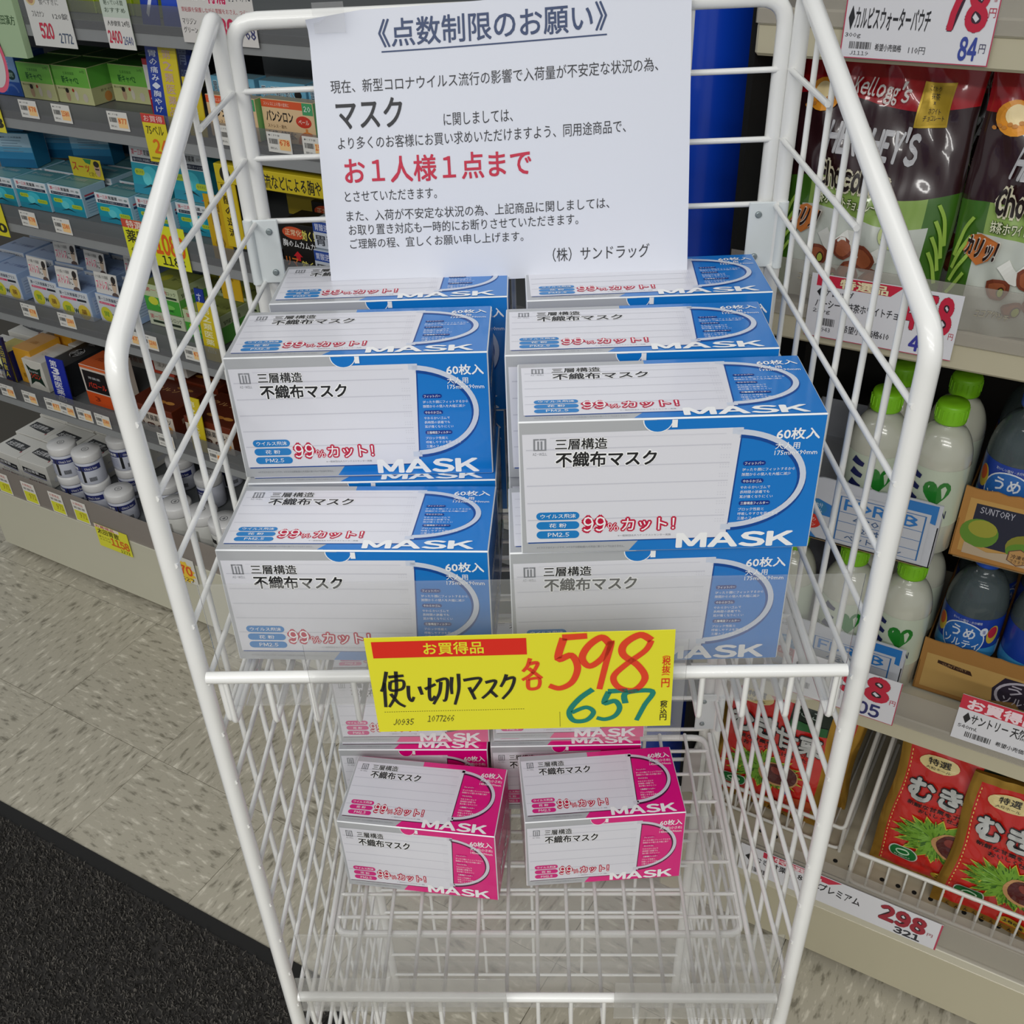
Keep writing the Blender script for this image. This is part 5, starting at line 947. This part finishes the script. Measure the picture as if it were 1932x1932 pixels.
basket(-.198, .045, .052, .201, .050, .20, 'white wire basket seen through the right side mesh')
for s_, n_, tl_, z_, sd_, l_ in ((.172, .058, -.28, 0, 0, 'second basket, left one'), (.268, .030, -.27, 0, 1, 'second basket, right one cut by the picture edge'), (.180, .110, -.28, 0, 1, 'second basket, behind the left one')):
    put(cp if sd_ == 0 else cp2, 'chestnut_pack', 'R', s_, n_, .206, 'red foil chestnut pack in the '+l_, 'pack', 'red chestnut packs', yaw=-.04, tilt=tl_)
put(cp2, 'chestnut_pack', 'R', -.085, .078, .206, 'red foil chestnut pack with gold edges behind the right side mesh, front one', 'pack', 'red chestnut packs', yaw=.03, tilt=-.22)
put(cp, 'chestnut_pack', 'R', -.060, .140, .206, 'red foil chestnut pack right behind the one in the left basket', 'pack', 'red chestnut packs', yaw=-.1, tilt=-.22)

# ============================================================ drinks
GCAP = M('#7fc41a', .4); WTR = sheet_plastic('clear_bottle', '#5a6668', .35, .08, .3); MLK = M('#c3c4b4', .2, coat=.8)
def bottle_dakara():
    t = empty('green_cap_bottle'); r = .0345
    pr = [(r*.8, 0), (r, .006), (r, .070), (r*.97, .075), (r, .080), (r, .122)]
    for i in range(1, 11): a = i/10; pr.append((.0125+(r-.0125)*max(0, 1-a**1.9)**.62, .124+.046*a))
    pr += [(.0120, .172), (.0145, .174), (.0145, .177), (.0115, .179), (.0115, .184)]
    MB().lathe(pr, MLK, 32).obj('bottle_body', t)
    lb_ = MB(); cyl = Curved(lambda u, v: (r*1.008*math.cos(-math.pi/2+(u-.5)*6.26), r*1.008*math.sin(-math.pi/2+(u-.5)*6.26), .046+.078*v), (36, 3), .0004, 2.7)
    lb_.rect(cyl, 0, 0, 1, 1, M('#c3cdb8', .35, coat=.4), 0); HG_ = M('#1c7a24', .35, coat=.4)
    for cu in (.545, .93, .17):
        P = []
        for i in range(24):
            a = 2*math.pi*i/24; P.append((cu+.072*math.sin(a)**3, .62+.0165*(13*math.cos(a)-5*math.cos(2*a)-2*math.cos(3*a)-math.cos(4*a))))
        lb_.poly(cyl, P, HG_, 1.5)
    NVY = M('#1d2456', .4)
    for i in range(3): lb_.stroke(cyl, [(.385, .90-i*.20), (.42, .86-i*.20), (.45, .84-i*.20)], .13, NVY, 1.6, taper=.5)
    lb_.text(cyl, 'GREEN', .50, .16, .62, .30, NVY, 2, res=1, bold=.02); lb_.text(cyl, 'ミルク', .34, .3, .44, .45, NVY, 2, res=1)
    lb_.obj('label', t)
    cpm = MB().lathe([(.0175, .174), (.018, .176), (.0176, .195), (.0164, .1975), (.005, .198)], GCAP, 28)
    for i in range(20): a = 2*math.pi*i/20; cpm.box(-.0006, .0006, -.0003, .0006, .180, .192, GCAP, T=Matrix.Translation(((.0179)*math.cos(a), .0179*math.sin(a), 0)))
    Sx = Flat((-.016, -.016, .197), (.032, 0, 0), (0, .032, 0), .0004); cpm.ell(Sx, .5, .5, .2, .2, M('#4a8f12', .4), 1)
    cpm.obj('cap', t); return t
def bottle_ume():
    t = empty('plum_drink_bottle'); r = .0375
    pr = [(r*.75, 0), (r, .007), (r, .022), (r*.96, .026), (r, .030), (r, .128)]
    for i in range(1, 11): a = i/10; pr.append((.0125+(r-.0125)*max(0, 1-a**1.9)**.6, .130+.054*a))
    pr += [(.0120, .188), (.0145, .190), (.0145, .193), (.0115, .195), (.0115, .200)]
    MB().lathe(pr, WTR, 32).obj('bottle_body', t)
    lb_ = MB(); cyl = Curved(lambda u, v: (r*1.008*math.cos(-math.pi/2+(u-.5)*6.26), r*1.008*math.sin(-math.pi/2+(u-.5)*6.26), .060+.068*v), (36, 3), .0004, 3.2)
    lb_.rect(cyl, 0, 0, 1, 1, M('#1c3f9e', .35, coat=.4), 0); lb_.rect(cyl, 0, 0, 1, .3, M('#3f92c8', .35, coat=.4), 1); lb_.rect(cyl, .78, .3, 1, .8, M('#b8545c', .4), 1)
    WH_ = M('#d8dfe8', .4)
    lb_.ell(cyl, .5, .48, .115, .40, WH_, 1.6, 28); lb_.ell(cyl, .5, .48, .108, .375, M('#2a68b4', .35), 2.2, 28)
    lb_.text(cyl, 'うめ', .44, .52, .56, .76, WH_, 3, bold=.03); lb_.text(cyl, 'ソルティ', .41, .28, .59, .46, WH_, 3, bold=.02); lb_.text(cyl, '天然水', .45, .12, .55, .22, M('#1b2a4a', .4), 3, res=1, bold=.01)
    lb_.text(cyl, 'おいしい塩分・水分補給', .43, .89, .58, .95, WH_, 3, res=1)
    for cu, c_ in ((.36, '#c9582c'), (.655, '#b8283c')): lb_.ell(cyl, cu, .62, .035, .22, M('#c9b03c', .4), 1.6); lb_.ell(cyl, cu-.004, .68, .026, .14, M(c_, .4), 2)
    lb_.ell(cyl, .60, .72, .02, .10, WH_, 3); lb_.text(cyl, '塩', .592, .68, .608, .76, M('#1c3f9e', .4), 4, res=1)
    for i in range(10): lb_.rect(cyl, .72+i*.006, .08, .7225+i*.006, .4, WH_, 2)
    lb_.obj('label', t)
    MB().lathe([(.0155, .192), (.016, .194), (.0158, .210), (.0145, .213), (.005, .2135)], M('#1d50b8', .4), 28).obj('cap', t); return t
BD = bottle_dakara(); BU = bottle_ume()
FL2 = RZ2+.0015; FU2 = .7125
k = 0
for z_, lv in ((FL2, 'lower'), (FU2, 'upper')):
    for s_, n_, l_ in ((-.110, .135, 'left'), (-.031, .135, 'middle'), (.041, .138, 'right'), (-.030, .210, 'rear middle'), (.042, .212, 'rear right')):
        if l_ == 'left' and lv == 'upper': continue
        o = put_first(BD, 'R', s_, n_, z_+.002, .15 if k % 2 else -.05, f'milky bottle with green cap and heart label in the {lv} drink tray, {l_}', 'bottle', 'green capped milky bottles'); k += 1
for z_, lv in ((FL2, 'lower'), (FU2, 'upper')):
    for s_, n_, l_ in ((.122, .180, 'left'), (.201, .180, 'middle'), (.280, .180, 'right'), (.122, .260, 'rear left'), (.201, .260, 'rear middle')):
        o = put_first(BU, 'R', s_, n_, z_+.002, -.1 if l_ == 'left' else .9, f'clear plum drink bottle with blue label in the {lv} cardboard tray, {l_}', 'bottle', 'plum drink bottles')
def tray(w_, h_, d_, hs, base, D, Dl=(), torn=None, nm='drink_tray'):
    mb = MB(); m = M(base, .7, noise=.06, scale=60); th = .0022; r_ = random.Random(int(w_*1e4))
    K = 26
    top = [h_ + (r_.uniform(-.003, .002) if torn else 0) for _ in range(K+1)]
    V = []
    for i in range(K+1): x = -w_/2 + w_*i/K; V += [(x, 0, 0), (x, 0, top[i]), (x, th, 0), (x, th, top[i])]
    F = []
    for i in range(K): a = 4*i; F += [(a, a+4, a+5, a+1), (a+2, a+3, a+7, a+6), (a+1, a+5, a+7, a+3), (a, a+2, a+6, a+4)]
    mb.add(V, F, m)
    mb.box(-w_/2, -w_/2+th, 0, d_, 0, hs, m, c=.0004); mb.box(w_/2-th, w_/2, 0, d_, 0, hs, m, c=.0004); mb.box(-w_/2, w_/2, d_-th, d_, 0, hs, m, c=.0004); mb.box(-w_/2, w_/2, 0, d_, 0, .0015, m)
    draw(mb, Flat((-w_/2, 0, 0), (w_, 0, 0), (0, 0, h_), .0002), D)
    draw(mb, Flat((-w_/2+.001, 0, 0), (w_-.002, 0, 0), (0, 0, h_), .0002), [])
    return mb.mesh(nm)
BLU = '#2a78c0'
FD = [('p', [(0, .95), (0, .70), (.10, .62), (.22, .78), (.30, .72), (.30, .95)], BLU), ('r', .0, .74, .44, .99, '#c6c9d0'), ('t', .14, .80, .30, .87, '#44484e', '品番：054'), ('p', [(.02, .66), (.12, .72), (.22, .60), (.34, .66), (.44, .58), (.44, .40), (.02, .46)], BLU), ('e', .13, .46, .14, .20, '#d8dadf'), ('t', .04, .40, .22, .60, BLU, '実', {'bold': .03}), ('e', .32, .52, .075, .13, '#2f7cae'), ('t', .27, .53, .37, .60, '#d6e2ea', '牛乳1本分'), ('t', .27, .45, .37, .51, '#d6e2ea', 'カルシウム'), ('e', .30, .28, .075, .13, '#cc2e22'), ('t', .255, .28, .345, .35, '#eed8d4', '2種の'), ('t', .255, .20, .345, .26, '#eed8d4', 'ビタミン'), ('p', [(.06, .16), (.30, .16), (.36, .02), (.14, .02)], BLU),
    ('p', [(.72, .99), (.98, .99), (.98, .70), (.86, .76), (.76, .80)], BLU), ('r', .44, .04, .95, .84, '#c6c9d0')] + [('r', .46, .08+i*.155, .93, .088+i*.155, '#2f6eac') for i in (0, 1, 2, 3)] + [('r', .46, .08, .468, .80, '#2f6eac'), ('r', .922, .08, .93, .80, '#2f6eac'), ('r', .46, .79, .93, .80, '#2f6eac'), ('t', .49, .59, .89, .76, BLU, 'FDR4B', {'bold': .035}), ('t', .55, .42, .80, .52, '#3b5f8c', '430ml', {'bold': .01}), ('t', .60, .27, .72, .37, '#3b5f8c', '24本', {'bold': .01}), ('t', .52, .11, .84, .21, '#3b5f8c', 'ペットボトル', {'bold': .01})]
tf = tray(.215, .090, .26, .060, '#c6c9d0', FD, torn=True)
for z_, l_ in ((FL2, 'lower'), (FU2, 'upper')):
    put(tf, 'drink_tray', 'R', -.045, .089, z_, f'torn white and blue cardboard drink tray lettered FDR4B, {l_} one', 'tray', 'white and blue drink trays')
SF1 = [('r', .06, .10, 1, .86, '#c09550'), ('p', [(.12, .80), (.96, .80), (.96, .22), (.12, .22)], '#1d2136'), ('t', .16, .68, .44, .77, '#b8b8c4', 'SUNTORY', {'bold': .01}), ('e', .20, .40, .16, .20, '#5f8a2a'), ('e', .22, .47, .12, .12, '#9c9a34'), ('e', .88, .66, .18, .17, '#6a8f2c'), ('e', .60, .33, .17, .19, '#86852c'), ('e', .60, .27, .16, .13, '#5c8a2a'), ('p', [(.1, .24), (.3, .16), (.5, .22), (.72, .12), (1, .18), (1, .06), (.1, .08)], '#b9a58a'), ('p', [(.47, .26), (.56, .32), (.65, .26), (.65, .13), (.56, .07), (.47, .13)], '#6a4a3a'), ('p', [(.48, .255), (.56, .305), (.64, .255), (.64, .135), (.56, .085), (.48, .135)], '#b98e56'), ('t', .50, .17, .62, .23, '#3a2a22', '冷凍も', {'bold': .02}), ('t', .50, .11, .62, .16, '#3a2a22', 'できます', {})]
def squeeze(D, q):
    out = []
    for d in D:
        d = list(d)
        if d[0] == 'p': d[1] = [(u*q, v) for u, v in d[1]]
        elif d[0] in ('e', 'a'): d[1] *= q; d[3] *= q
        else: d[1] *= q; d[3] *= q
        out.append(tuple(d))
    return out
ts = tray(.300, .100, .26, .055, '#b07c3c', squeeze(SF1, .45), torn=True)
put(ts, 'drink_tray', 'R', .2270, .1310, FU2, 'brown cardboard drink tray with green plums printed, upper right', 'tray')
SF2 = [('r', .04, .08, .97, .74, '#c29d5c'), ('p', [(.12, .66), (.34, .62), (.36, .54), (.22, .56), (.12, .60)], '#3a2318'), ('t', .15, .58, .32, .63, '#a8865a', 'SUNTORY'), ('p', [(.56, .70), (.98, .70), (.98, .20), (.52, .20), (.5, .45)], '#2c2536'), ('a', .72, .40, .20, .30, 0, 360, .012, '#b9b4c0'), ('t', .60, .42, .84, .60, '#b9b4c0', 'うめ', {'bold': .03}), ('t', .58, .24, .84, .38, '#b9b4c0', 'ソルティ', {'bold': .02}), ('p', [(.5, .2), (.6, .14), (.7, .22), (.66, .30)], '#8a6a3e')]
tl2 = tray(.300, .088, .26, .050, '#a9793c', squeeze(SF2, .62), torn=True)
put(tl2, 'drink_tray', 'R', .2270, .1310, FL2, 'brown cardboard drink tray with torn print, lower right', 'tray')
fb = MB().box(-.085, .085, 0, .002, 0, .045, M('#a9793c', .7)).mesh('cardboard_flap')
# cardboard pads that carry the upper layer of trays
for s_, w_, n_, l_ in ((-.045, .2, .092, 'milky bottles'), (.227, .29, .134, 'plum drinks')):
    put(MB().box(-w_/2, w_/2, 0, .25, 0, .003, M('#8f7a58', .8)).mesh('cardboard_pad'), 'cardboard_pad', 'R', s_, n_, FU2-.0035, 'thin cardboard pad between the two layers of '+l_, 'cardboard')
